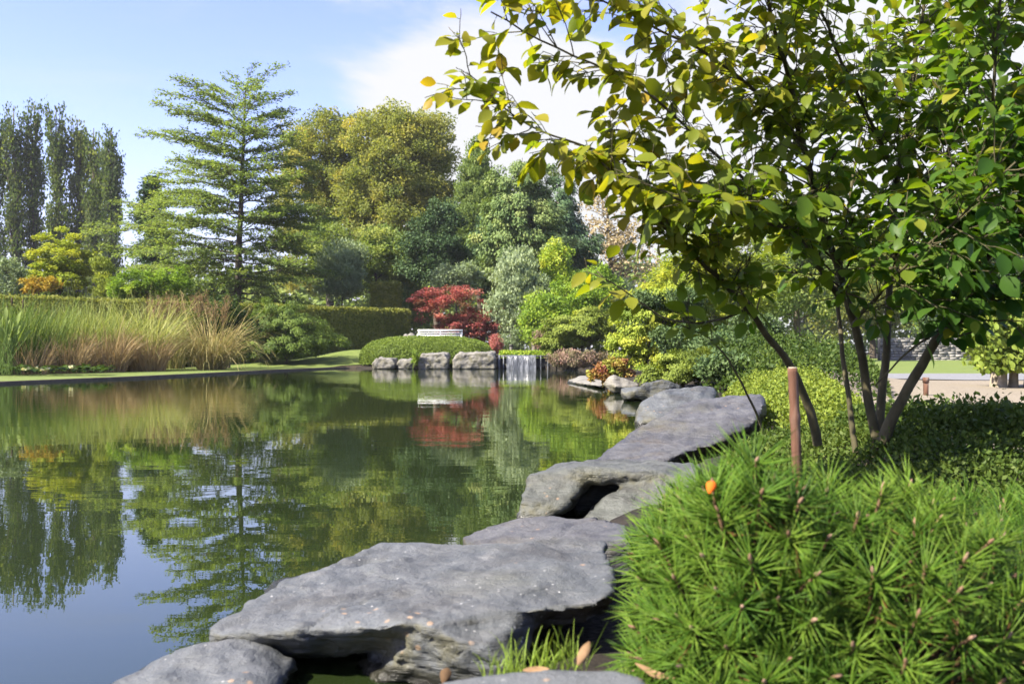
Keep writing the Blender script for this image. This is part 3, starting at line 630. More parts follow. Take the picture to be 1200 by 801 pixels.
tree("azalea", "low azalea turning red and orange at the water's edge", "shrub", 18.2, [(707, 436, 13, 8), (722, 430, 13, 10), (697, 440, 8, 4), (735, 442, 10, 8), (716, 447, 10, 6)], 70, .09, 70, .055, 'l_azalea', 'free', .55, (715, 715, 420), .02, sig=.25, tmpl=LF)
tree("heather_bush", "low greyish heather mound beside the waterfall", "shrub", 33, [(675, 421, 26, 9), (655, 423, 14, 7), (697, 420, 14, 9)], 80, .18, 130, .07, 'l_heather', 'up', .5, (675, 675, 416), .03)
tree("round_shrub", "dark feathery mounding shrub in front of the hedge by the oak", "shrub", 38.3, [(345, 385, 46, 28), (320, 380, 36, 34), (378, 398, 34, 18), (300, 395, 24, 26), (340, 405, 50, 14)], 240, .24, 150, .075, 'l_box', 'droop', .3, (335, 335, 365), .06, flat=.6, nlimb=60)
tree("under_shrub", "dark low shrub in shade under the oak", "shrub", 35, [(262, 370, 26, 24), (285, 390, 22, 28), (235, 375, 24, 20)], 90, .26, 120, .08, 'l_cover', 'free', .35, (268, 268, 352), .05)

# --- clipped hedges and mounds: an inner mass of foliage with a leafy skin
def leafy_skin(g, tri_pts, nrm, n_leaf, size, mu, thick=.08, sig=.12, tmpl=RH, aspect=.65):
    pass
def hedge_run(g, a, b, h, depth, z0, n, size, mu):
    a, b = np.array(a, float), np.array(b, float); L_ = np.linalg.norm(b - a); u = (b - a) / L_; w = np.array([u[1], -u[0]])
    ins = .10
    c = (a + b) / 2 + 0 * w
    g.box([c[0], c[1], z0 + (h - ins) / 2], L_ - 2 * ins, depth - 2 * ins, h - ins, math.atan2(u[1], u[0]), .35)
    areas = np.array([L_ * h, L_ * h, L_ * depth, depth * h, depth * h]); k = rng.choice(5, n, p=areas / areas.sum())
    s, t_, v = rng.random(n), rng.random(n), rng.random(n)
    lo = np.zeros((n, 3)); nr = np.zeros((n, 3))
    along = np.where(k == 3, 0, np.where(k == 4, 1, s)); across = np.where(k == 0, .5, np.where(k == 1, -.5, t_ - .5)); hh = np.where(k == 2, 1, v)
    j = rng.normal(0, .035, (n, 1))
    xy = a + u * (along * L_)[:, None] + w * (across * depth)[:, None]
    lo[:, :2] = xy; lo[:, 2] = z0 + hh * h
    nr[:, :2] = np.where((k == 0)[:, None], w, np.where((k == 1)[:, None], -w, np.where((k == 3)[:, None], -u, np.where((k == 4)[:, None], u, 0)))); nr[:, 2] = (k == 2)
    bump = fbm(lo * 1.3, 3)[:, None] * .05
    lo += nr * (j + bump - .02); r = randdir(n)
    tint = np.clip(mu + .16 * fbm(lo * .9, 3) + .12 * fbm(lo * 5, 2) + rng.normal(0, .12, n), 0, 1)
    ln = size * rng.uniform(.6, 1.3, n)
    g.leaves(lo, r + nr * .25 + [0, 0, .2], unit(nr + randdir(n) * .75), ln, ln * .65, tint, *RH)
def dome(g, c, rx, ry, rz, n, size, mu, rot=0., pw=2.4):
    r = randdir(n); r[:, 2] = np.abs(r[:, 2])
    k = (np.abs(r) ** pw).sum(1) ** (-1 / pw); p = r * k[:, None] * [rx, ry, rz]
    nr = unit(p / np.array([rx, ry, rz]) ** 2)
    cr, sr = math.cos(rot), math.sin(rot); R_ = np.array([[cr, -sr, 0], [sr, cr, 0], [0, 0, 1]])
    p, nr = p @ R_.T, nr @ R_.T; pos = p + c + nr * (rng.normal(0, size * .35, n) + .022 * min(rx, rz) * fbm((p + c) * 2.5, 3))[:, None]
    q = randdir(n); ln = size * rng.uniform(.6, 1.3, n)
    tint = np.clip(mu + .15 * fbm(pos * 1.5, 3) + rng.normal(0, .12, n), 0, 1)
    g.leaves(pos, q + nr * .6, unit(nr + randdir(n) * .8), ln, ln * .55, tint, *RH)
    # inner mass
    th = np.linspace(0, 2 * np.pi, 25)[:-1]; ph = np.linspace(0.02, np.pi / 2, 9); T_, H_ = np.meshgrid(th, ph, indexing='ij')
    d = np.stack([np.cos(T_) * np.cos(H_), np.sin(T_) * np.cos(H_), np.sin(H_)], -1).reshape(-1, 3); k = (np.abs(d) ** pw).sum(1) ** (-1 / pw)
    q = (d * k[:, None] * [rx, ry, rz] * .93) @ R_.T + c; i = np.arange(24 * 9).reshape(24, 9); j = np.roll(i, -1, 0)
    g.add(q, np.stack([i[:, :-1], j[:, :-1], j[:, 1:], i[:, 1:]], -1).reshape(-1, 4), .25)

g = Geo(); hedge_run(g, (-21.5, 29.0), (-4.9, 45.0), 2.35, 1.0, .1, 120000, .09, .5)
tag(g.build("clipped_hedge", M['l_hedge']), "long clipped hedge running behind the reeds to the bench", "hedge")
g = Geo(); a = P(437, HY, 50); hedge_run(g, (a[0], 50), (a[0] + 1.35, 50.0), 3.6, 1.2, .4, 14000, .10, .55)
tag(g.build("hedge_block", M['l_hedge']), "square topped clipped block rising behind the long hedge's far end", "hedge")
g = Geo(); c = P(501, 408, 38.6); c[2] = .15; dome(g, c, 2.55, 1.25, 1.02, 42000, .06, .55, 0.02, 3.2)
tag(g.build("box_mound", M['l_box']), "smooth clipped green mound in front of the white bench", "hedge")
g = Geo(); c = P(425, 408, 44.); c[2] = .5; dome(g, c, 1.5, .6, .45, 7000, .06, .25)
tag(g.build("low_hedge", M['l_box']), "low dark green edging hedge at the long hedge's foot", "hedge")

# block hedge on bare trunks, right
t = thing("pleached_hedge", "block hedge on short bare trunks beside the gravel path", "hedge")
g = Geo(); hx = P(1139, HY, 15.6)[0]
dome(g, np.array([hx + 1.55, 16.6, .55]), 1.6, 1.5, .02, 10, .1, .5)
g = Geo(); hedge_run(g, (hx + .12, 15.6), (hx + 3.2, 15.6), 1.13, 1.0, .47, 5200, .115, .55)
n = 5200; pp = np.stack([hx + rng.random(n) * 3.2 - .06, 15.1 + rng.normal(-.02, .10, n), .42 + rng.random(n) * 1.2], 1); r = randdir(n); ln = rng.uniform(.07, .125, n)
pp[:, 0] -= .28 * np.clip(1.1 - np.abs(pp[:, 2] - 1.05) * 1.6, 0, 1) * (rng.random(n) < .25)
g.leaves(pp, r * .7 + [0, -.3, -.7], unit(r[::-1] * .7 + [-.1, -1, .35]), ln, ln * .62, np.clip(.55 + .18 * fbm(pp * 2, 3) + rng.normal(0, .14, n), 0, 1), *LF)
g.build("foliage", M['l_laurel'], t)
for k, px in enumerate((1165, 1174, 1187, 1205)):
    gg = Geo(); b = P(px, HY, 15.5 - .1 * (k % 2)); gg.tubes(np.array([[b[0], b[1], .08], [b[0] + .01, b[1], .3], [b[0] + .02, b[1], .7]]), np.array([.085, .068, .06]), 9)
    gg.build("trunk", M['bark_pale'], t, True)

# --- ornamental grasses
def blades(g, c, n, spread, length, lean, width, mu, curl=.5, sig=.14, seg=6, az=None, lsd=.2):
    a = rng.uniform(0, 2 * np.pi, n); rr = spread * np.sqrt(rng.random(n)); b = np.stack([rr * np.cos(a), rr * np.sin(a), 0 * a], 1) + c
    az_ = a + rng.normal(0, .6, n) if az is None else rng.normal(az, .7, n)
    le = length * np.clip(rng.normal(1, lsd, n), .35, 1.5); ln_ = np.abs(rng.normal(lean, lean * .5, n)); cu = np.abs(rng.normal(curl, curl * .5, n))
    s = np.linspace(0, 1, seg + 1)[None, :]
    th = ln_[:, None] + cu[:, None] * s ** 1.6 * 1.6
    dz = np.cos(th); dh = np.sin(th); st = le[:, None] / seg
    z = np.concatenate([np.zeros((n, 1)), np.cumsum(dz[:, :-1] * st, 1)], 1); h = np.concatenate([np.zeros((n, 1)), np.cumsum(dh[:, :-1] * st, 1)], 1)
    ctr = b[:, None, :] + np.stack([h * np.cos(az_)[:, None], h * np.sin(az_)[:, None], z], -1)
    fa = rng.uniform(0, np.pi, n); sd = np.stack([np.cos(fa), np.sin(fa), 0 * fa], 1)[:, None, :]
    w = (width * rng.uniform(.7, 1.3, n))[:, None, None] * (np.clip(1.08 - s, .05, 1) ** .6)[..., None] * .5
    v = np.stack([ctr - sd * w, ctr + sd * w], 2).reshape(n, -1, 3); k = (seg + 1) * 2
    i = np.arange(seg) * 2; f = np.stack([i, i + 1, i + 3, i + 2], -1)[None] + (np.arange(n) * k)[:, None, None]
    g.add(v.reshape(-1, 3), f.reshape(-1, 4), np.repeat(np.clip(rng.normal(mu, sig, n), 0, 1), k))
    return ctr[:, -1]
def gclump(name, label, px, py, d, n, spread, length, lean, width, mat, mu, curl=.5, group=None, plumes=0, az=None, lsd=.2, pmat='plume'):
    t = thing(name, label, "ornamental grass", group)
    c = P(px, py, d); c[2] = land(c[0], c[1]) + .02
    g = Geo(); blades(g, c, n, spread, length, lean, width, mu, curl, az=az, lsd=lsd); g.build("blade_tuft", M[mat], t)
    if plumes:
        g = Geo(); tips = blades(g, c, plumes, spread * .8, length * 1.18, .08, width * .6, .4, .07, seg=4, lsd=.08)
        k = np.repeat(np.arange(plumes), 40); s = rng.random(len(k)); pos = tips[k] - np.array([0, 0, 1]) * (s * .5)[:, None] + rng.normal(0, .035, (len(k), 3)); r = randdir(len(k))
        g.leaves(pos, r * .5 + [0, 0, 1], r[::-1], .10, .02, np.clip(rng.normal(.5, .2, len(k)), 0, 1), *RH)
        g.build("plume", M[pmat], t)
    return t
GR = "tall reeds along the left bank"
for px, d, n, ln, mu, lab in [(-12, 26.5, 420, 1.7, .22, "dark green reed bed cut by the left edge"), (18, 27.3, 420, 1.75, .28, "tall dark green reeds beside the cattail spikes"), (48, 28.2, 400, 1.75, .45, "tall green reeds left of the tan tussocks"),
                         (82, 29.3, 380, 1.78, .6, "pale green reeds behind the first tan tussock"), (112, 30.2, 360, 1.85, .66, "pale reeds behind the middle tan tussock")]:
    gclump("reed_clump", lab, px, 432, d, n, .6, ln, .16, .025, 'grass_green', mu, .40, GR)
gclump("reed_clump", "arching yellow green reeds fanning over the right tan tussock", 172, 432, 31.5, 520, .5, 2.05, .34, .028, 'grass_green', .85, .75, GR)
gclump("reed_clump", "pale leaning reeds between the two arching clumps", 140, 432, 31, 320, .45, 1.95, .34, .027, 'grass_green', .75, .6, GR)
for px, d, n, ln, lab in [(32, 26.8, 240, .85, "thin tan tussock by the water lilies"), (80, 28, 400, 1.0, "broad tan tussock left of the largest one"), (125, 29.3, 620, 1.2, "largest tan tussock at the foot of the pale reeds"), (172, 30.6, 520, 1.15, "tan tussock at the foot of the arching reeds")]:
    gclump("tan_tussock", lab, px, 435, d, n, .55, ln, .32, .021, 'grass_tan', .5, .5, "dry tan grass tussocks")
gclump("pampas_grass", "fountain shaped pampas clump with brown plumes left of the oak", 248, 432, 32.4, 700, .42, 1.95, .45, .027, 'grass_mix', .6, 1.15, None, 26)
gclump("plume_grass", "upright brown plumed grass behind the arching reeds", 195, 420, 34, 400, .6, 1.9, .1, .016, 'grass_mix', .4, .2, None, 40)
# cattails, water plants
t = thing("cattail_clump", "few brown cattail spikes above the dark reeds", "water plant")
gs, gh = Geo(), Geo()
for px, top in ((14, 345), (27, 348), (8, 355)):
    e = P(px, top, 26.6); b = np.array([e[0] + .05, e[1], .1]); gs.tubes(np.linspace(b, e, 5), np.full(5, .006), 5)
    st = gs.build("stem", M['grass_green'], t); gs = Geo()
    gh.tubes(np.linspace(e - [0, 0, .30], e - [0, 0, .06], 5), np.array([.012, .024, .025, .024, .010]), 7, .0); gh.build("spike", M['bud'], st); gh = Geo()
t = thing("arum_plant", "broad leaved green water plant at the left edge", "water plant")
g = Geo()
for k in range(26):
    px = rng.uniform(-8, 30); e = P(px, rng.uniform(375, 405), 24.6); b = np.array([e[0] * 0 + P(8, 432, 24.6)[0] + rng.normal(0, .15), 24.6 + rng.normal(0, .15), .1])
    g.tubes(bez(b, (b + e) / 2 + [0, 0, .15], e, 6), np.full(6, .008), 4, .3)
    g.leaves(e[None], unit(e - b)[None] + [[0, 0, .2]], randdir(1) + [[0, -1, 0]], .36, .12, .45, *LF)
g.build("foliage", M['grass_green'], t)
t = thing("water_lily_bed", "low leaves with pale yellow blooms along the left kerb", "water plant")
g, gf = Geo(), Geo(); n = 420
pos = np.stack([P(0, 0, 25)[0] + rng.random(n) * 2.9, 25.2 + rng.random(n) * .9 + 0, .17 + rng.random(n) * .12], 1); pos[:, 0] = -13.6 + rng.random(n) * 3.2
r = randdir(n); g.leaves(pos, r * [1, 1, .2], r[::-1] * .4 + [0, 0, 1], .16, .13, np.clip(rng.normal(.35, .15, n), 0, 1), *LF); g.build("foliage", M['l_cover'], t)
for px, py in ((27, 437), (33, 436), (42, 435), (50, 437), (56, 436), (83, 434)):
    b = P(px, py - 3, 25.0); k = 9; r = randdir(k); r[:, 2] = np.abs(r[:, 2]); gf.leaves(np.tile(b, (k, 1)), r, r[::-1], .085, .06, .9, *RH); gf.build("bloom", M['lily'], t); gf = Geo()

# ------------------------------------------------------------------ rocks
def rock(name, label, hulls, mat, vox=.014, amp=.02, strata=.012, sdir=(.1, -.05, 1), sfreq=14, carve=(), group=None, smooth_it=1, seed=0, cat="rock"):
    bm = bmesh.new()
    for pts in hulls:
        vs = [bm.verts.new(p) for p in np.asarray(pts)]
        r_ = bmesh.ops.convex_hull(bm, input=vs)
        bmesh.ops.delete(bm, geom=list({e for e in r_["geom_interior"] if isinstance(e, bmesh.types.BMVert)}), context='VERTS')
    me = bpy.data.meshes.new("tmp"); bm.to_mesh(me); bm.free()
    o = bpy.data.objects.new("tmp", me); COL.objects.link(o)
    md = o.modifiers.new("r", 'REMESH'); md.mode = 'VOXEL'; md.voxel_size = vox
    sm = o.modifiers.new("s", 'SMOOTH'); sm.iterations = smooth_it; sm.factor = .5
    dg = bpy.context.evaluated_depsgraph_get(); ev = o.evaluated_get(dg); m2 = bpy.data.meshes.new_from_object(ev)
    bpy.data.objects.remove(o); bpy.data.meshes.remove(me)
    n = len(m2.vertices); co = np.zeros(n * 3, np.float32); nr = np.zeros(n * 3, np.float32)
    m2.vertices.foreach_get("co", co); m2.vertices.foreach_get("normal", nr); co = co.reshape(-1, 3).astype(float); nr = nr.reshape(-1, 3).astype(float)
    s_ = unit(np.array(sdir, float)); q = co + seed * 3.7
    big = fbm(q * 3.0, 4, .5); fine = fbm(q * 14, 4, .55)
    hgt = co @ s_ + .03 * fbm(q * 2.5, 3); st = hgt * sfreq; fr = st - np.floor(st); step = (noise3(np.stack([np.floor(st) * 7.3, q[:, 0] * 1.5, q[:, 1] * 1.5], 1)))
    side = 1 - np.abs(nr @ s_)
    disp = amp * big + amp * .28 * fine + strata * side * (step + .6 * np.where(fr < .12, -1, 0))
    ridg = 1 - np.abs(fbm(q * 5.5, 3)); disp += amp * .35 * (ridg - .7) * side
    disp += amp * .45 * (np.abs(noise3(q * 4.2 + 9)) - .25)
    crk = np.exp(-(noise3(q * np.array([2.6, 2.6, 5.0]) + 31) / .035) ** 2) * sstep(-.1, .25, noise3(q * 1.7 + 5)); disp -= amp * .55 * crk
    for c, r_, dp in carve:
        w = np.exp(-(((co - np.array(c)) / np.array(r_)) ** 2).sum(1)); disp -= dp * w
    co = co + nr * disp[:, None]
    m2.vertices.foreach_set("co", co.astype(np.float32).ravel()); m2.polygons.foreach_set("use_smooth", np.ones(len(m2.polygons), bool)); m2.update()
    m2.name = name; m2.materials.clear(); m2.materials.append(mat)
    ob = bpy.data.objects.new(name, m2); COL.objects.link(ob)
    return tag(ob, label, cat, group)
def slab(top, th, inset=.06, shift=(0, 0)):
    """top: list of (px, py, z); returns the points of a plate of thickness th whose underside is inset"""
    t = np.array([Wz(*p) for p in top]); c = t.mean(0); b = c + (t - c) * (1 - inset) + [shift[0], shift[1], 0]; b[:, 2] = t[:, 2] - th
    return np.concatenate([t, b])
GRK = "slate rocks edging the right bank"
# the big near slab with its undercut, and its lower shelf
topA = [(238, 742, .085), (290, 706, .10), (360, 680, .115), (405, 662, .13), (440, 634, .16), (560, 632, .17), (640, 630, .17), (712, 634, .175), (722, 690, .175), (700, 708, .17), (610, 716, .165), (520, 722, .16), (450, 735, .14), (380, 732, .125), (300, 730, .105), (250, 748, .085)]
h1 = slab(topA, .075, .09, (.03, .06))
low = np.array([Wz(495, 730, .15), Wz(615, 722, .15), Wz(640, 730, .12), Wz(565, 760, .11), Wz(610, 800, .03), Wz(540, 812, -.02), Wz(440, 800, .0), Wz(405, 790, -.04), Wz(468, 757, .065), Wz(640, 650, .1), Wz(480, 655, .08), Wz(640, 660, -.1), Wz(480, 660, -.1)])
mid = np.array([Wz(262, 748, .05), Wz(420, 740, .08), Wz(420, 690, .06), Wz(300, 712, .05), Wz(300, 745, -.12), Wz(420, 745, -.12), Wz(420, 690, -.12), Wz(300, 715, -.12)]) + [0, .28, 0]
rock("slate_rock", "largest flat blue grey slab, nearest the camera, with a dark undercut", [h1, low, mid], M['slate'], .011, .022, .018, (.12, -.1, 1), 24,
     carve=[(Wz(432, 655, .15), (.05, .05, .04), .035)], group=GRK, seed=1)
lowl = np.array([Wz(150, 798, .03), Wz(190, 778, .06), Wz(238, 758, .08), Wz(290, 752, .075), Wz(350, 775, .04), Wz(330, 800, .03), Wz(350, 800, -.2), Wz(290, 830, .04), Wz(120, 840, .03), Wz(110, 815, .0), Wz(150, 800, -.2), Wz(300, 800, -.2), Wz(120, 840, -.2), Wz(290, 840, -.2)])
rock("slate_rock", "low wet grey rock at the bottom edge, left of the big slab", [lowl], M['slate'], .011, .022, .016, group=GRK, seed=2)
bot = slab([(500, 803, .20), (560, 794, .22), (640, 785, .235), (720, 783, .24), (752, 792, .24), (790, 830, .24), (600, 850, .22), (480, 830, .20)], .14, .0)
rock("slate_rock", "smooth grey stone cut by the bottom edge below the grass tuft", [bot], M['slate'], .009, .006, .004, group=GRK, seed=3)
r2 = slab([(540, 628, .10), (575, 616, .13), (640, 604, .16), (700, 604, .17), (735, 612, .17), (745, 634, .16), (640, 640, .14), (560, 640, .12)], .3, .0)
rock("slate_rock", "small brownish flat stone wedged behind the big slab", [r2], M['slate_dark'], .014, .014, .01, group=GRK, seed=4)
r3 = [np.array([P(620, 556, 4.42), P(680, 546, 4.38), P(780, 552, 4.28), P(818, 556, 4.2), P(660, 540, 4.8), P(700, 536, 4.9), P(785, 539, 4.85), P(820, 544, 4.7), P(618, 566, 4.42), P(700, 562, 4.42), P(780, 562, 4.36), P(820, 570, 4.25), P(640, 560, 4.9), P(820, 560, 4.8)]),
      np.array([P(604, 616, 4.26), P(611, 588, 4.30), P(624, 560, 4.40), P(700, 553, 4.38), P(676, 574, 4.33), P(655, 592, 4.27), P(640, 616, 4.22), P(625, 570, 5.0), P(690, 560, 5.0), P(615, 630, 4.9), P(650, 630, 4.8)]),
      np.array([P(672, 618, 4.17), P(716, 578, 4.28), P(760, 558, 4.30), P(818, 556, 4.2), P(822, 610, 4.05), P(735, 628, 4.06), P(690, 600, 4.9), P(820, 560, 4.9), P(700, 630, 4.8), P(830, 640, 4.6)]),
      np.array([P(630, 560, 4.62), P(800, 556, 4.62), P(630, 640, 4.62), P(800, 640, 4.62), P(630, 560, 4.95), P(800, 556, 4.95), P(630, 630, 4.95), P(800, 630, 4.95)])]
rock("slate_rock", "blocky green grey rock with a dark cleft, behind the small flat stone", r3, M['slate_green'], .014, .024, .016, (.35, -.1, 1), 17, group=GRK, seed=5)
d4 = 5.9
r4 = np.array([P(690, 541, 6.0), P(720, 520, 6.1), P(770, 488, 6.3), P(800, 474, 6.4), P(850, 474, 6.45), P(890, 464, 6.4), P(897, 474, 6.2), P(885, 495, 6.0), P(840, 520, 5.8), P(790, 535, 5.7), P(760, 548, 5.65), P(695, 546, 5.85),
               P(805, 471, 6.9), P(850, 468, 7.0), P(892, 462, 6.9), P(700, 560, 6.2), P(800, 545, 6.3), P(880, 520, 6.4), P(690, 548, 6.5), P(800, 520, 7.0), P(890, 490, 6.9)])
r4b = np.array([P(790, 530, 6.0), P(880, 490, 6.3), P(870, 560, 6.1), P(790, 570, 6.0), P(790, 560, 6.7), P(890, 540, 6.9), P(890, 490, 6.9), P(800, 510, 6.8)])
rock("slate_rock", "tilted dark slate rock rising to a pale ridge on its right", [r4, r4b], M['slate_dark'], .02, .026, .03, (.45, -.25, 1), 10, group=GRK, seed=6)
r5 = np.array([P(745, 485, 9.8), P(752, 470, 9.9), P(785, 455, 10.0), P(838, 452, 10.2), P(842, 470, 10.0), P(830, 480, 9.7), P(770, 490, 9.5), P(745, 502, 9.7), P(840, 500, 9.7), P(745, 500, 10.6), P(842, 480, 10.8), P(785, 460, 10.7)])
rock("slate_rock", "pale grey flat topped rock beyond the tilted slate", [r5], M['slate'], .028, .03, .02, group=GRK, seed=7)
sm1 = np.array([Wz(663, 447, .03), Wz(680, 441, .12), Wz(700, 441, .13), Wz(715, 447, .1), Wz(705, 453, .05), Wz(663, 452, -.1), Wz(715, 454, -.1), Wz(712, 446, -.1), Wz(672, 446, -.1)])
rock("flat_stone", "pale flat stone at the waterline under the azalea", [sm1], M['boulder'], .05, .03, .02, group=GRK, seed=8)
for k, (px, py, d, s, lab) in enumerate([(729, 452, 16.6, .26, "small round buff stone below the azalea's right side"), (748, 461, 14.2, .24, "small blue grey stone at the waterline by the green maple"), (770, 458, 13.6, .3, "low grey stone under the green maple")]):
    c = P(px, py, d); pts = unit(rng.normal(size=(16, 3))) * [s * 1.2, s, s * .75] + c
    rock("small_stone", lab, [pts], M['boulder'] if k == 0 else M['slate'], .03, .03, .01, group="small stones below the azalea", seed=9 + k, cat="stone")
GB = "boulders holding up the box mound"
for k, (x0, x1, y0, lab) in enumerate([(438, 463, 420, "low grey boulder, leftmost under the box mound"), (466, 484, 421, "small boulder between the leftmost one and the fern"), (491, 525, 414, "squarish pale boulder right of the fern"), (531, 580, 413, "widest pale boulder left of the waterfall")]):
    d = 36.2; x0w, x1w = P(x0, 0, d)[0], P(x1, 0, d)[0]; zt = H - (y0 - HY) / F * d; w = x1w - x0w
    pts = [(x0w, 36.0, -.3), (x1w, 36.0, -.3), (x0w, 37.2, -.3), (x1w, 37.2, -.3), (x0w - .02, 35.95, zt * .55), (x1w + .02, 35.9, zt * .6), (x0w + .12 * w, 36.0, zt * .97), (x1w - .14 * w, 35.95, zt), (x0w + .15 * w, 37.2, zt), (x1w, 37.2, zt * 1.05), (x0w, 37.1, zt * .7)]
    rock("boulder", lab, [np.array(pts)], M['boulder'], .04, .05, .0, group=GB, seed=20 + k, cat="boulder")
# fern between the boulders
t = thing("fern_plant", "arching yellow green fern growing between the boulders", "fern")
g = Geo(); b = P(487, 425, 35.9); b[2] = .12
for k in range(16):
    ang = rng.uniform(0, 2 * np.pi); ln = rng.uniform(.5, .95); e = b + [math.cos(ang) * ln * .45, math.sin(ang) * ln * .3, ln * .75 * rng.choice([1, 1, -.2])]
    p = bez(b, b + [0, 0, ln * .6], e, 12); m_ = 26; s = np.linspace(.15, 1, m_); q = np.stack([np.interp(s * 11, np.arange(12), p[:, j]) for j in range(3)], 1)
    tg = unit(np.gradient(q, axis=0)); sd = unit(np.cross(tg, [0, 0, 1.])); sg = np.where(np.arange(m_) % 2, 1, -1)[:, None]
    g.leaves(q, sd * sg + tg * .5, np.tile([0, -.4, 1.], (m_, 1)), .17 * (1.1 - s), .04, np.clip(rng.normal(.5, .2, m_), 0, 1), *RH); g.tubes(p, np.full(12, .004), 4, .3)
g.build("fronds", M['fern'], t)

# ------------------------------------------------------------------ waterfall, stone post, bench, wall
def curtain_mat():
    m, nt, N, L = new_mat("falling_water")
    o = N("ShaderNodeOutputMaterial"); p = N("ShaderNodeBsdfPrincipled"); tc = N("ShaderNodeTexCoord"); mp = N("ShaderNodeMapping"); mp.inputs["Scale"].default_value = (14, 14, .8); L(tc.outputs["Object"], mp.inputs[0])
    n = N("ShaderNodeTexNoise"); n.inputs["Scale"].default_value = 1.6; n.inputs["Detail"].default_value = 5; L(mp.outputs[0], n.inputs["Vector"])
    r = N("ShaderNodeValToRGB"); ramp(r, [(.36, (.05, .053, .056)), (.72, (.20, .21, .225))]); L(n.outputs["Fac"], r.inputs[0]); L(r.outputs[0], p.inputs["Base Color"])
    p.inputs["Roughness"].default_value = .25; b = N("ShaderNodeBump"); b.inputs["Distance"].default_value = .02; L(n.outputs["Fac"], b.inputs["Height"]); L(b.outputs[0], p.inputs["Normal"]); L(p.outputs[0], o.inputs[0]); return m
M['curtain'] = curtain_mat()
t = thing("waterfall", "low curtain of water falling over a dark stone sill into the pond", "waterfall")
d = 36.9; xa, xb = P(582, 0, d)[0], P(662, 0, d)[0]; zt = H - (418 - HY) / F * d
g = Geo(); g.box([(xa + xb) / 2, d + .45, (zt - .45) / 2 - .02], xb - xa, .6, zt + .40); g.build("back_wall", M['slate_dark'], t)
g = Geo(); g.box([(xa + xb) / 2, d + .36, zt + .02], xb - xa + .05, .66, .07); g.build("sill", M['slate_dark'], t)
def curt(px0, px1, seg=24):
    x0, x1 = P(px0, 0, d)[0], P(px1, 0, d)[0]; u = np.linspace(x0, x1, seg); v = np.linspace(0, 1, 9)
    U, V = np.meshgrid(u, v, indexing='ij'); w = noise3(np.stack([U.ravel() * 9, V.ravel() * .7, 0 * U.ravel()], 1)).reshape(U.shape)
    Y = d + .03 - .22 * np.sqrt(V) - .03 * w; Z = zt + .066 - (zt + .09) * V ** 1.4
    i = np.arange(U.size).reshape(U.shape); f = np.stack([i[:-1, :-1], i[1:, :-1], i[1:, 1:], i[:-1, 1:]], -1).reshape(-1, 4)
    g = Geo(); c1 = np.stack([U, Y, Z], -1).reshape(-1, 3); c2 = c1 + [0, .025, 0]; g.add(c1, f); g.add(c2, f[:, ::-1]); return g
curt(593.5, 628, 30).build("water_curtain", M['curtain'], t, True)
for a_, b_ in ((584, 586), (589.5, 590.5), (633, 634), (641, 642)): curt(a_, b_, 4).build("water_trickle", M['curtain'], t, True)
g = Geo(); n = 2600; pos = np.stack([rng.uniform(xa + .1, xb + .4, n), rng.uniform(37.75, 38.6, n), .42 + rng.random(n) * .2], 1); r = randdir(n)
g.leaves(pos, r * .6 + [0, 0, .8], r[::-1], .10, .05, np.clip(rng.normal(.55, .2, n), 0, 1), *RH)
g.box([(xa + xb) / 2 + .15, 38.2, .3], xb - xa, .8, .34, 0, .2)
tag(g.build("edging_plants", M['l_lime']), "low strip of bright green plants above the waterfall", "plant")
def post(name, label, px, y0, y1, d, w, mat, cat):
    t = thing(name, label, cat); b = P(px, y1, d); zt = P(px, y0, d)[2]; zb = gz(b[0], d) - .1
    g = Geo(); g.box([b[0], d, (zt + zb) / 2], w, w, zt - zb); g.build("post", mat, t)
    g = Geo(); g.box([b[0], d, zt + .02], w * 1.25, w * 1.25, .06); g.build("cap", mat, t)
post("stone_post", "short pale stone post above the waterfall", 625, 404, 412, 40.5, .13, M['boulder'], "post")
post("stone_post", "short dark stone post left of the pale one", 599, 405, 412, 40.5, .13, M['slate_dark'], "post")
post("marker_post", "small red brown peg at the gravel's edge", 1085, 447, 461, 11.5, .045, M['wood'], "post")

t = thing("garden_bench", "white slatted garden bench behind the box mound", "bench")
d = 42.5; bx0, bx1 = P(489, 0, d)[0], P(542, 0, d)[0]; bz = gz((bx0 + bx1) / 2, d); ztop = P(0, 386, d)[2]; zs = ztop - .46; W_ = bx1 - bx0; bc = (bx0 + bx1) / 2
g = Geo()
for k in range(5): g.box([bc, d + .06 - .1 * k + .1, zs], W_ - .1, .085, .03)
g.build("seat", M['white'], t)
g = Geo(); g.box([bc, d + .24, ztop - .03], W_, .05, .07); g.box([bc, d + .24, zs + .08], W_ - .1, .04, .05)
for zz in (.115, .215, .315): g.box([bc, d + .235, zs + zz], W_ - .12, .03, .042)
for xx in np.linspace(bx0 + .04, bx1 - .04, 3): g.box([xx, d + .262, (ztop + zs) / 2 - .01], .05, .03, ztop - zs)
g.build("backrest", M['white'], t)
for xx in (bx0 + .035, bx1 - .035):
    for yy in (d - .28, d + .30):
        g = Geo(); g.box([xx, yy, (zs + bz) / 2 - .04], .06, .06, zs - bz + .05); g.build("leg", M['white'], t)
    g = Geo(); g.box([xx, d - .02, zs + .22], .07, .55, .035); g.box([xx, d - .27, zs + .1], .05, .05, .22); g.build("armrest", M['white'], t)
t = thing("stone_ornament", "small pale carved ornament at the bench's left end", "ornament")
b = P(482, 0, 41.8); zt = P(0, 390, 41.8)[2]
g = Geo(); zz = np.linspace(.5, zt, 9); g.tubes(np.stack([np.full(9, b[0]), np.full(9, 41.8), zz], 1), np.array([.16, .16, .13, .13, .15, .20, .24, .2, .05]), 12); g.build("urn", M['boulder'], t, True)
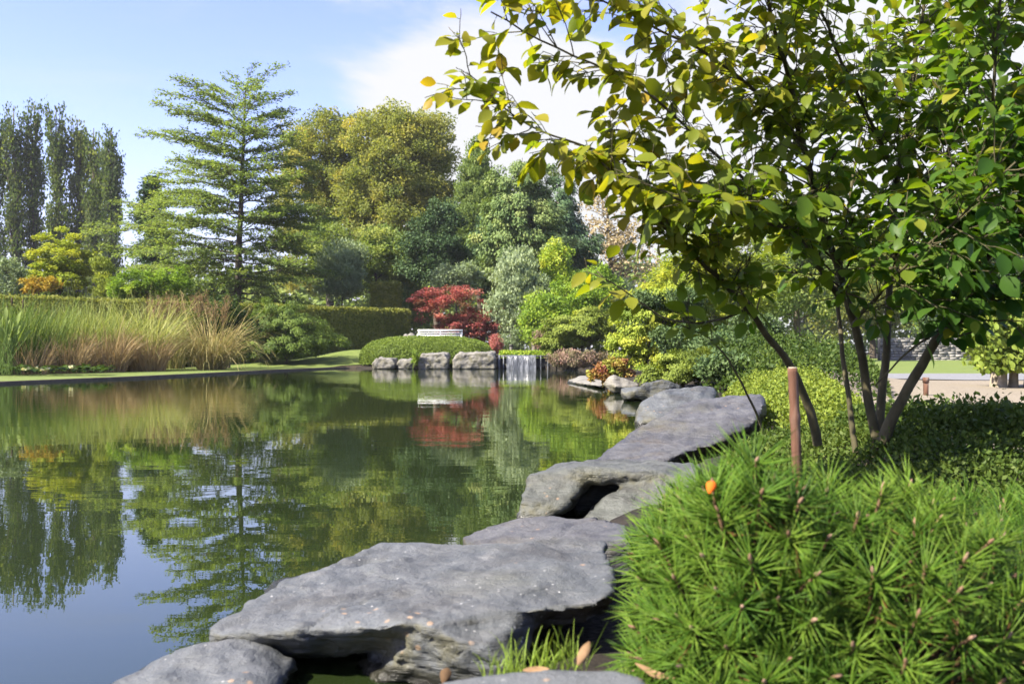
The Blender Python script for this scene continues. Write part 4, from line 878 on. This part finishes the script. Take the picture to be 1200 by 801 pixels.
g = Geo(); g.tubes(np.stack([np.linspace(b[0] - .14, b[0] - .34, 6), np.full(6, 41.8), np.linspace(zt - .12, zt - .2, 6)], 1), np.array([.08, .11, .12, .11, .09, .02]), 10); g.build("scroll", M['boulder'], t, True)

# dry stone wall
def wall_mat():
    m, nt, N, L = new_mat("dry_stone")
    o = N("ShaderNodeOutputMaterial"); p = N("ShaderNodeBsdfPrincipled"); at = N("ShaderNodeAttribute"); at.attribute_name = "tint"
    r = N("ShaderNodeValToRGB"); ramp(r, [(0, (.08, .075, .07)), (.5, (.18, .172, .16)), (1, (.30, .285, .265))]); L(at.outputs["Fac"], r.inputs[0]); L(r.outputs[0], p.inputs["Base Color"]); p.inputs["Roughness"].default_value = .9; L(p.outputs[0], o.inputs[0]); return m
M['drystone'] = wall_mat()
g = Geo(); d = 52.; x0, x1 = P(1030, 0, d)[0], P(1225, 0, d)[0]; z = .1
while z < 1.22:
    hh = rng.uniform(.07, .15); x = x0
    while x < x1:
        w = rng.uniform(.14, .5); g.box([x + w / 2, d + rng.normal(0, .02), z + hh / 2], w - .02, .45, hh - .014, rng.normal(0, .02), np.clip(rng.normal(.5, .25), 0, 1)); x += w
    z += hh
g.box([(x0 + x1) / 2, d + .05, .65], x1 - x0, .3, 1.1, 0, 0.)
tag(g.build("stone_wall", M['drystone']), "low dry stone wall across the lawn beyond the gravel", "wall")

# ------------------------------------------------------------------ right bank ground cover
def cover(name, label, poly, z0f, hmax, n, size, mat, mu, style_up=.6, aspect=.6, sig=.12, tmpl=RH, freq=3.):
    """low bushes: leaf shoots over an uneven cushion inside an xy polygon"""
    t = thing(name, label, "ground cover plant")
    poly = np.array(poly); lo, hi = poly.min(0), poly.max(0); xs = []
    while sum(len(a) for a in xs) < n:
        q = lo + rng.random((n, 2)) * (hi - lo); ins = np.zeros(len(q), bool)
        for (ax, ay), (bx, by) in zip(poly, np.roll(poly, -1, 0)):
            ins ^= ((ay > q[:, 1]) != (by > q[:, 1])) & (q[:, 0] < (bx - ax) * (q[:, 1] - ay) / ((by - ay) or 1e-9) + ax)
        xs.append(q[ins])
    q = np.concatenate(xs)[:n]
    e = np.full(n, 1e9)
    for (ax, ay), (bx, by) in zip(poly, np.roll(poly, -1, 0)):
        ex, ey = bx - ax, by - ay; tt = np.clip(((q[:, 0] - ax) * ex + (q[:, 1] - ay) * ey) / (ex * ex + ey * ey), 0, 1); e = np.minimum(e, np.hypot(q[:, 0] - ax - tt * ex, q[:, 1] - ay - tt * ey))
    c3 = np.concatenate([q, np.zeros((n, 1))], 1)
    hgt = hmax * np.clip(e / (hmax * .9), 0, 1) ** .5 * (.78 + .4 * fbm(c3 * freq, 3))
    z = land(q[:, 0], q[:, 1]) + hgt * (1 - .55 * rng.random(n) ** 2.2) + rng.exponential(.014, n)
    pos = np.concatenate([q, z[:, None]], 1); r = randdir(n); ln = size * rng.uniform(.6, 1.3, n)
    g = Geo(); tint = np.clip(mu + .22 * fbm(pos * 2.2, 3) + rng.normal(0, sig, n), 0, 1)
    g.leaves(pos, r + [0, 0, style_up], unit(r[::-1] + [0, 0, .8]), ln, ln * aspect, tint, *tmpl); g.build("foliage", M[mat], t)
cover("spirea_cover", "yellow green low spirea filling the bank behind the witch hazel", [(1.7, 5.6), (2.2, 5.8), (2.75, 7.5), (3.5, 10.2), (3.2, 12.0), (2.3, 11.0), (1.9, 8.5), (1.55, 7.0)], 0, .40, 46000, .028, 'l_spirea', .45)
cover("box_cover", "dark green spreading cover between witch hazel and gravel", [(1.35, 4.3), (1.75, 3.3), (2.6, 2.6), (3.6, 2.8), (3.6, 4.4), (2.9, 5.6), (2.3, 6.2), (1.8, 5.7)], 0, .20, 52000, .026, 'l_cover', .5)
cover("leafy_cover", "small leaved green plants around the witch hazel's foot", [(.75, 3.5), (1.0, 2.9), (1.9, 2.5), (2.6, 2.6), (1.8, 3.4), (1.5, 4.4), (1.5, 5.6), (1.2, 5.2), (.95, 4.6)], 0, .11, 30000, .019, 'l_cover', .6)
cover("dark_cover", "dark low shrubs behind the rocks at the water's bend", [(2.6, 11.0), (4.2, 11.0), (5.2, 14.0), (4.6, 19), (2.9, 19), (2.6, 15)], 0, .55, 22000, .05, 'l_cover', .45)
cover("hypericum_cover", "light green low planting at the foot of the yellow tree", [(3.2, 19), (6.0, 19), (8.0, 30), (5.0, 34), (3.4, 28)], 0, .7, 16000, .08, 'l_lime', .45)

# ------------------------------------------------------------------ witch hazel
t = thing("witch_hazel", "large multi stemmed witch hazel with broad green and yellowing leaves", "shrub")
STEM = {
 'A': ([(1030, 545, 3.8), (1018, 460, 3.8), (1005, 395, 3.75), (985, 320, 3.68), (960, 250, 3.6), (945, 185, 3.5), (932, 122, 3.4), (908, 35, 3.2), (885, -70, 3.0)], .026, .006),
 'B': ([(1026, 545, 3.85), (1036, 430, 3.87), (1044, 330, 3.9), (1051, 210, 3.9), (1066, 120, 3.9), (1083, 10, 3.9), (1090, -90, 3.8)], .024, .006),
 'C': ([(1044, 330, 3.9), (1058, 285, 3.88), (1090, 225, 3.8), (1118, 163, 3.7), (1145, 105, 3.6), (1165, 40, 3.5), (1185, -60, 3.4)], .016, .005),
 'D': ([(1022, 548, 3.78), (1050, 480, 3.74), (1078, 432, 3.68), (1105, 385, 3.6), (1140, 330, 3.45), (1178, 262, 3.25), (1215, 190, 3.1), (1260, 90, 2.9)], .031, .008),
 'E': ([(958, 520, 3.62), (948, 475, 3.58), (934, 440, 3.52), (912, 407, 3.42), (875, 362, 3.28), (835, 318, 3.12), (791, 278, 2.98), (745, 232, 2.88), (705, 190, 2.82)], .022, .004),
 'F': ([(985, 350, 3.72), (940, 282, 3.5), (895, 232, 3.32), (850, 192, 3.18), (810, 150, 3.08), (765, 112, 3.0), (715, 84, 2.92), (660, 58, 2.86), (612, 36, 2.82), (575, 14, 2.8)], .013, .0025),
 'G': ([(1003, 530, 3.72), (994, 455, 3.78), (985, 402, 3.82), (980, 330, 3.9), (992, 250, 4.0), (1012, 140, 4.05), (1030, 30, 4.1)], .014, .004),
 'H': ([(948, 185, 3.52), (915, 135, 3.38), (870, 92, 3.22), (820, 58, 3.1), (765, 30, 3.0), (715, 8, 2.95), (672, -14, 2.9)], .010, .003),
 'I': ([(900, 236, 3.34), (850, 222, 3.25), (790, 205, 3.1), (735, 190, 3.0), (690, 172, 2.92), (640, 158, 2.88), (590, 125, 2.85), (540, 84, 2.82)], .009, .002),
 'J': ([(895, 508, 3.45), (888, 482, 3.4), (872, 456, 3.34), (862, 436, 3.3), (850, 415, 3.24), (826, 392, 3.15), (790, 378, 3.05)], .006, .002),
 'K': ([(876, 362, 3.3), (850, 372, 3.18), (815, 380, 3.05), (775, 372, 2.92), (735, 345, 2.84), (700, 318, 2.8)], .007, .002),
 'L': ([(1105, 385, 3.6), (1078, 400, 3.5), (1050, 425, 3.55), (1026, 452, 3.62)], .008, .003),
 'M': ([(1140, 330, 3.45), (1150, 250, 3.3), (1160, 160, 3.2), (1168, 60, 3.1), (1175, -60, 3.0)], .012, .004),
 'N': ([(1051, 210, 3.9), (1015, 130, 3.7), (985, 70, 3.5), (955, 0, 3.4), (935, -70, 3.3)], .011, .004),
 'O': ([(1000, 380, 3.72), (1040, 330, 3.4), (1085, 290, 3.15), (1130, 250, 2.95), (1190, 190, 2.8)], .010, .003),
 'Q': ([(965, 262, 3.6), (925, 268, 3.3), (880, 258, 3.0), (835, 240, 2.8), (790, 232, 2.7)], .009, .003),
}
limbs = {}
for k, (pl, r0, r1) in STEM.items():
    p = np.array([P(*q) for q in pl]); p = resample(p, 34)
    for _ in range(3): p[1:-1] = (p[:-2] + 2 * p[1:-1] + p[2:]) / 4
    p[1:-1] += .006 * np.stack([fbm(p[1:-1] * 6 + 3 * i_ + ord(k[0]), 2) for i_ in range(3)], 1)
    r = (r0 + (r1 - r0) * np.linspace(0, 1, 34) ** .65) * .86
    limbs[k] = (p, r); g = Geo(); g.tubes(p, r * (1 + .08 * noise3(p * 14)), 10); g.build("stem" if k in 'ABDEG' else "branch", M['bark_hazel'], t, True)
lp, ld, ln_, lt = [], [], [], []
gt = Geo(); TW, TR = [], []
def twig_leaves(p, yel_sun, step=.038, s0=.1, big=1.0):
    seg = np.linalg.norm(np.diff(p, axis=0), axis=1); cum = np.concatenate([[0], np.cumsum(seg)]); T_ = cum[-1]; s = np.arange(s0 * T_, T_, step)
    if len(s) < 1: return
    q = np.stack([np.interp(s, cum, p[:, j]) for j in range(3)], 1); tg = unit(np.stack([np.interp(s, cum, np.gradient(p[:, j])) for j in range(3)], 1))
    sd = unit(np.cross(tg, [0, 0, 1.])); sg = np.where(np.arange(len(s)) % 2, 1, -1)[:, None]
    d = sd * sg * rng.uniform(.6, 1.1, (len(s), 1)) + tg * .75 + np.array([0, 0, -1]) * rng.uniform(.2, 1.5, (len(s), 1)) + rng.normal(0, .22, (len(s), 3))
    lp.append(q); ld.append(unit(d)); ln_.append(rng.uniform(.038, .074, len(s)) * big * np.clip(rng.normal(1, .1), .8, 1.2)); lt.append(np.clip(rng.normal(yel_sun, .09, len(s)) + (rng.random(len(s)) < .03) * .35, 0, 1))
def yellow_sun_tone(q):           # upper shoots turn first; sunlit left and shaded right also put in the tint
    px = q[0] / q[1] * F + CX; return float(np.clip(.36 + .30 * np.clip((960 - px) / 300, -.6, 1) + .16 * np.clip((q[2] - 1.1) / .7, -1, 1), .12, .66))
def add_twig(a, dirn, ln, r, depth, big):
    n = 8; s = np.linspace(0, 1, n)[:, None]; dirn = unit(dirn); sag = np.array([0, 0, -.10 * ln]); e = a + dirn * ln
    p = a + dirn * ln * s + sag * s ** 2 + np.cumsum(rng.normal(0, .012 * ln, (n, 3)), 0) * (s > 0)
    TW.append(p); TR.append(np.linspace(r, .0010, n)); y_ = yellow_sun_tone(e); twig_leaves(p, y_, rng.uniform(.031, .043), .15 if depth else .3, big)
    if depth == 0:
        for k in range(rng.integers(1, 4)):
            s_ = rng.uniform(.3, .85); q = np.array([np.interp(s_ * (n - 1), np.arange(n), p[:, j]) for j in range(3)])
            add_twig(q, dirn + rng.normal(0, .55, 3) + [0, 0, .1], ln * rng.uniform(.35, .6), r * .6, 1, big)
cfg = {'A': (.33, 74), 'B': (.34, 56), 'C': (.05, 72), 'D': (.34, 80), 'E': (.42, 38), 'F': (.10, 44), 'G': (.42, 31), 'H': (.1, 34), 'I': (.1, 31), 'J': (.6, 3), 'K': (.6, 2), 'M': (.1, 56), 'N': (.15, 47), 'O': (.1, 46), 'Q': (.2, 34)}
for k, (s0, cnt) in cfg.items():
    p, r = limbs[k]; n = len(p)
    for j in range(cnt):
        s = s0 + (1 - s0) * (j + rng.random()) / cnt; i_ = min(int(s * (n - 1)), n - 2); a = p[i_]; tg = unit(p[i_ + 1] - p[i_])
        sd = randdir(1)[0]; sd = unit(sd - tg * (sd @ tg)); dirn = tg * .75 + sd * rng.uniform(.5, 1.1) + [(-.12), -.05, .12]
        ln = rng.uniform(.16, .42) * (1.15 - .5 * s)
        if k == 'E': dirn = dirn + np.array([.15, 0, .75]); ln *= .75
        if k in 'KQ': dirn = dirn + np.array([.1, 0, .5]); ln *= .7
        if k in 'IFHK': ln *= .75
        if k == 'J': ln *= .4
        add_twig(a, dirn, ln, max(.002, r[i_] * .38), 0, 1.0 if k not in 'KQ' else 1.1)
    twig_leaves(p[int(n * .62):], yellow_sun_tone(p[-1]), .05, .2)
gt.tubes(np.array(TW), np.array(TR), 5); gt.build("twigs", M['bark_hazel'], t, True)
lp, ld, ln_, lt = np.concatenate(lp), np.concatenate(ld), np.concatenate(ln_), np.concatenate(lt); n = len(lp)
g = Geo(); nor = unit(np.array([0, 0, 1.]) + rng.normal(0, .42, (n, 3)) + unit(ld) * .3)
pet = rng.uniform(.008, .016, n)
g.tubes(np.stack([lp, lp + unit(ld) * pet[:, None]], 1), np.full((n, 2), .0011), 3, .3)
g.leaves(lp + unit(ld) * pet[:, None], ld, nor, ln_, ln_ * rng.uniform(.50, .74, n), lt, *HZ); g.build("foliage", M['l_hazel'], t)
print("hazel leaves", n)

# wooden stake
t = thing("wooden_stake", "weathered round wooden stake standing in the pine", "stake")
g = Geo(); b = P(934, 560, 2.6); e = P(929, 431, 2.6); ax = np.linspace(b - [0, 0, .15], e, 9)
ax = np.linspace(b - [0, 0, .15], e, 40); ax[:, 0] += .004 * np.sin(np.linspace(0, 3.4, 40))
g.tubes(ax, np.full(40, .0125), 18); vv = g.v[0]; an = np.tile(np.arange(18), 40)
cc = np.repeat(ax, 18, 0); vv[:] = cc + (vv - cc) * (1 + .10 * noise3(np.stack([an * .9, 0 * an, vv[:, 2] * 6], 1)) + .07 * noise3(vv * 60) + .16 * np.exp(-((cc[:, 2:3] - e[2] + .13) / .012) ** 2)[:, 0])[:, None]
g.build("shaft", M['wood'], t, True)
g = Geo(); g.tubes(np.array([e - [0, 0, .0005], e + [0, 0, .0025]]), np.array([.0122, .0105]), 12); g.build("cut_end", M['bark_pale'], t)

# ------------------------------------------------------------------ foreground pine
def pine(label, mounds, nshoot, mu, nneed=78):
    t = thing("dwarf_pine", label, "shrub", "dwarf pines in the foreground")
    tips, axs = [], []
    for (c, rad, base) in mounds:
        m_ = int(nshoot * 1.0 / len(mounds)); k = 0; acc = []
        while k < m_ * 30 and len(acc) < m_:
            u = randdir(1)[0]; k += 1
            if u[2] < -.45: continue
            p = c + u * rad * (rng.uniform(.84, 1.05))
            if any((p - q) @ (p - q) < .0034 for q in acc): continue
            acc.append(p); tips.append(p); axs.append(unit(u / rad * rad.mean() * .8 + [0, -.1, .28] + rng.normal(0, .2, 3)))
    tips, axs = np.array(tips), np.array(axs); K = len(tips)
    gb = Geo(); inner = np.array([mounds[0][2]] * K) if len(mounds) == 1 else np.array([min((m_[2] for m_ in mounds), key=lambda z: np.linalg.norm(z - q)) for q in tips])
    st = tips - axs * rng.uniform(.12, .17, K)[:, None]
    mid = (st + inner) / 2 + rng.normal(0, .03, (K, 3)); tt = np.linspace(0, 1, 10)[None, :, None]
    path = np.where(tt < .5, inner[:, None] * (1 - tt * 2) + (mid * .3 + st * .7)[:, None] * tt * 2, (mid * .3 + st * .7)[:, None] * (2 - 2 * tt) + tips[:, None] * (tt * 2 - 1))
    gb.tubes(path, np.tile(np.linspace(.007, .0026, 10), (K, 1)), 6, .25)
    up = axs[:, None] * np.linspace(-.004, .012, 6)[None, :, None] + tips[:, None]
    gb.tubes(up, np.tile([.0024, .0034, .0036, .003, .002, .0004], (K, 1)), 7, rng.uniform(.55, 1, K))
    gb.build("branches", M['bud'], t, True)
    k = np.repeat(np.arange(K), nneed); n = len(k); s = rng.random(n) ** .8                      # 0 at the tip
    ax = axs[k]; r = randdir(n); r = unit(r - ax * (r * ax).sum(1)[:, None]); ang = np.radians(np.clip(rng.normal(46 + 38 * s, 12), 14, 110))
    d = ax * np.cos(ang)[:, None] + r * np.sin(ang)[:, None] + [0, 0, .05]
    ln = rng.uniform(.062, .092, n) * (1 - .18 * (s > .8)) * rng.uniform(.72, 1.15, K)[k]; pt = np.clip(rng.normal(mu, .12, K), 0, 1)
    g = Geo(); g.leaves(tips[k] - ax * (s * .05)[:, None] + r * .0022, d, r, ln, rng.uniform(.0024, .0034, n), np.where((rng.random(n) < .10) & (s > .72), 0, np.clip(.22 + .78 * (pt[k] + rng.normal(0, .14, n) - .12 * (s > .75)), .2, 1)), *NE)
    g.build("needles", M['needle'], t); print("pine shoots", K, "needles", n)
c1 = P(1005, 852, 1.78); c2 = P(880, 800, 1.72); c3 = P(822, 645, 2.25)
pine("bright green dwarf pine bush filling the lower right corner", [(c1, np.array([.40, .36, .43]), c1 - [0, 0, .25]), (c2, np.array([.21, .24, .37]), c2 - [0, 0, .25]), (c3, np.array([.15, .15, .15]), c3 - [0, 0, .2])], 960, .5)
pine("darker shaded dwarf pine at the right edge behind the bright one", [(P(1195, 750, 2.15), np.array([.36, .3, .30]), P(1195, 900, 2.15))], 210, .3)  # lower needle tint paints in the shade on this side

# ------------------------------------------------------------------ small things near the camera
tg_ = Geo()
for px, py in ((575, 790), (590, 786), (608, 784), (622, 782), (640, 780), (655, 782), (600, 792), (630, 788), (665, 778), (678, 776)):
    c = P(px, py, 1.72); blades(tg_, c - [0, 0, .01], rng.integers(9, 18), .022, .058, .3, .0022, .5, .6, seg=5, lsd=.35)
tag(tg_.build("grass_tuft", M['fern']), "small green grass tuft growing below the big slab's edge", "grass")
def dry_leaf(label, px, py, d, ln, wd, rot, mat, name="fallen_leaf", tilt=.5):
    n_, m_ = 9, 5; u = np.linspace(0, 1, n_); v = np.linspace(-1, 1, m_); U, V = np.meshgrid(u, v, indexing='ij')
    w = wd * np.sin(np.pi * np.clip(U, .02, .98)) ** .7 * .5; x = (U - .5) * ln; y = V * w; z = .35 * wd * (V ** 2) * np.sin(np.pi * U) + .12 * ln * (U - .5) ** 2 * 4 + .01 * ln * np.sin(9 * U)
    cr, sr = math.cos(rot), math.sin(rot); q = np.stack([x * cr - y * sr, z * .7 + (x * sr + y * cr) * math.cos(tilt) * .6, z + (x * sr + y * cr) * math.sin(tilt)], -1).reshape(-1, 3) + P(px, py, d)
    i = np.arange(n_ * m_).reshape(n_, m_); f = np.stack([i[:-1, :-1], i[1:, :-1], i[1:, 1:], i[:-1, 1:]], -1).reshape(-1, 4)
    g = Geo(); g.add(q, f); g.add(q + [0, 0, .0006], f[:, ::-1])
    return tag(g.build(name, mat, smooth=True), label, "leaf")
dry_leaf("curled pale brown leaf lying by the pine's left edge", 684, 770, 1.66, .045, .017, 1.1, M['hay'], tilt=1.1)
dry_leaf("tan leaf lying flat under the grass tuft", 628, 789, 1.68, .045, .018, .1, M['hay'], tilt=.4)
dry_leaf("long tan dead leaf at the bottom edge under the pine", 768, 793, 1.6, .07, .014, -.5, M['hay'], tilt=.6)
dry_leaf("small reddish leaf at the grass tuft's left end", 522, 795, 1.75, .03, .02, 1.3, M['twig'], tilt=1.2)
dry_leaf("bright orange leaf caught on the pine needles", 834, 573, 1.42, .018, .014, 1.2, M['orange_leaf'], tilt=1.4)

# ------------------------------------------------------------------ thin haze volume added to lift the far darks
m, nt, N, L = new_mat("lift_haze"); o = N("ShaderNodeOutputMaterial"); v = N("ShaderNodeVolumePrincipled"); v.inputs["Color"].default_value = (.92, .95, 1, 1); v.inputs["Density"].default_value = .00028; v.inputs["Anisotropy"].default_value = .2
L(v.outputs[0], o.inputs["Volume"])
g = Geo(); g.box([0, 60, 12.2], 480, 260, 26.8); tag(g.build("haze", m), "thin pale haze added to lift the distant shade", "haze", kind="stuff")
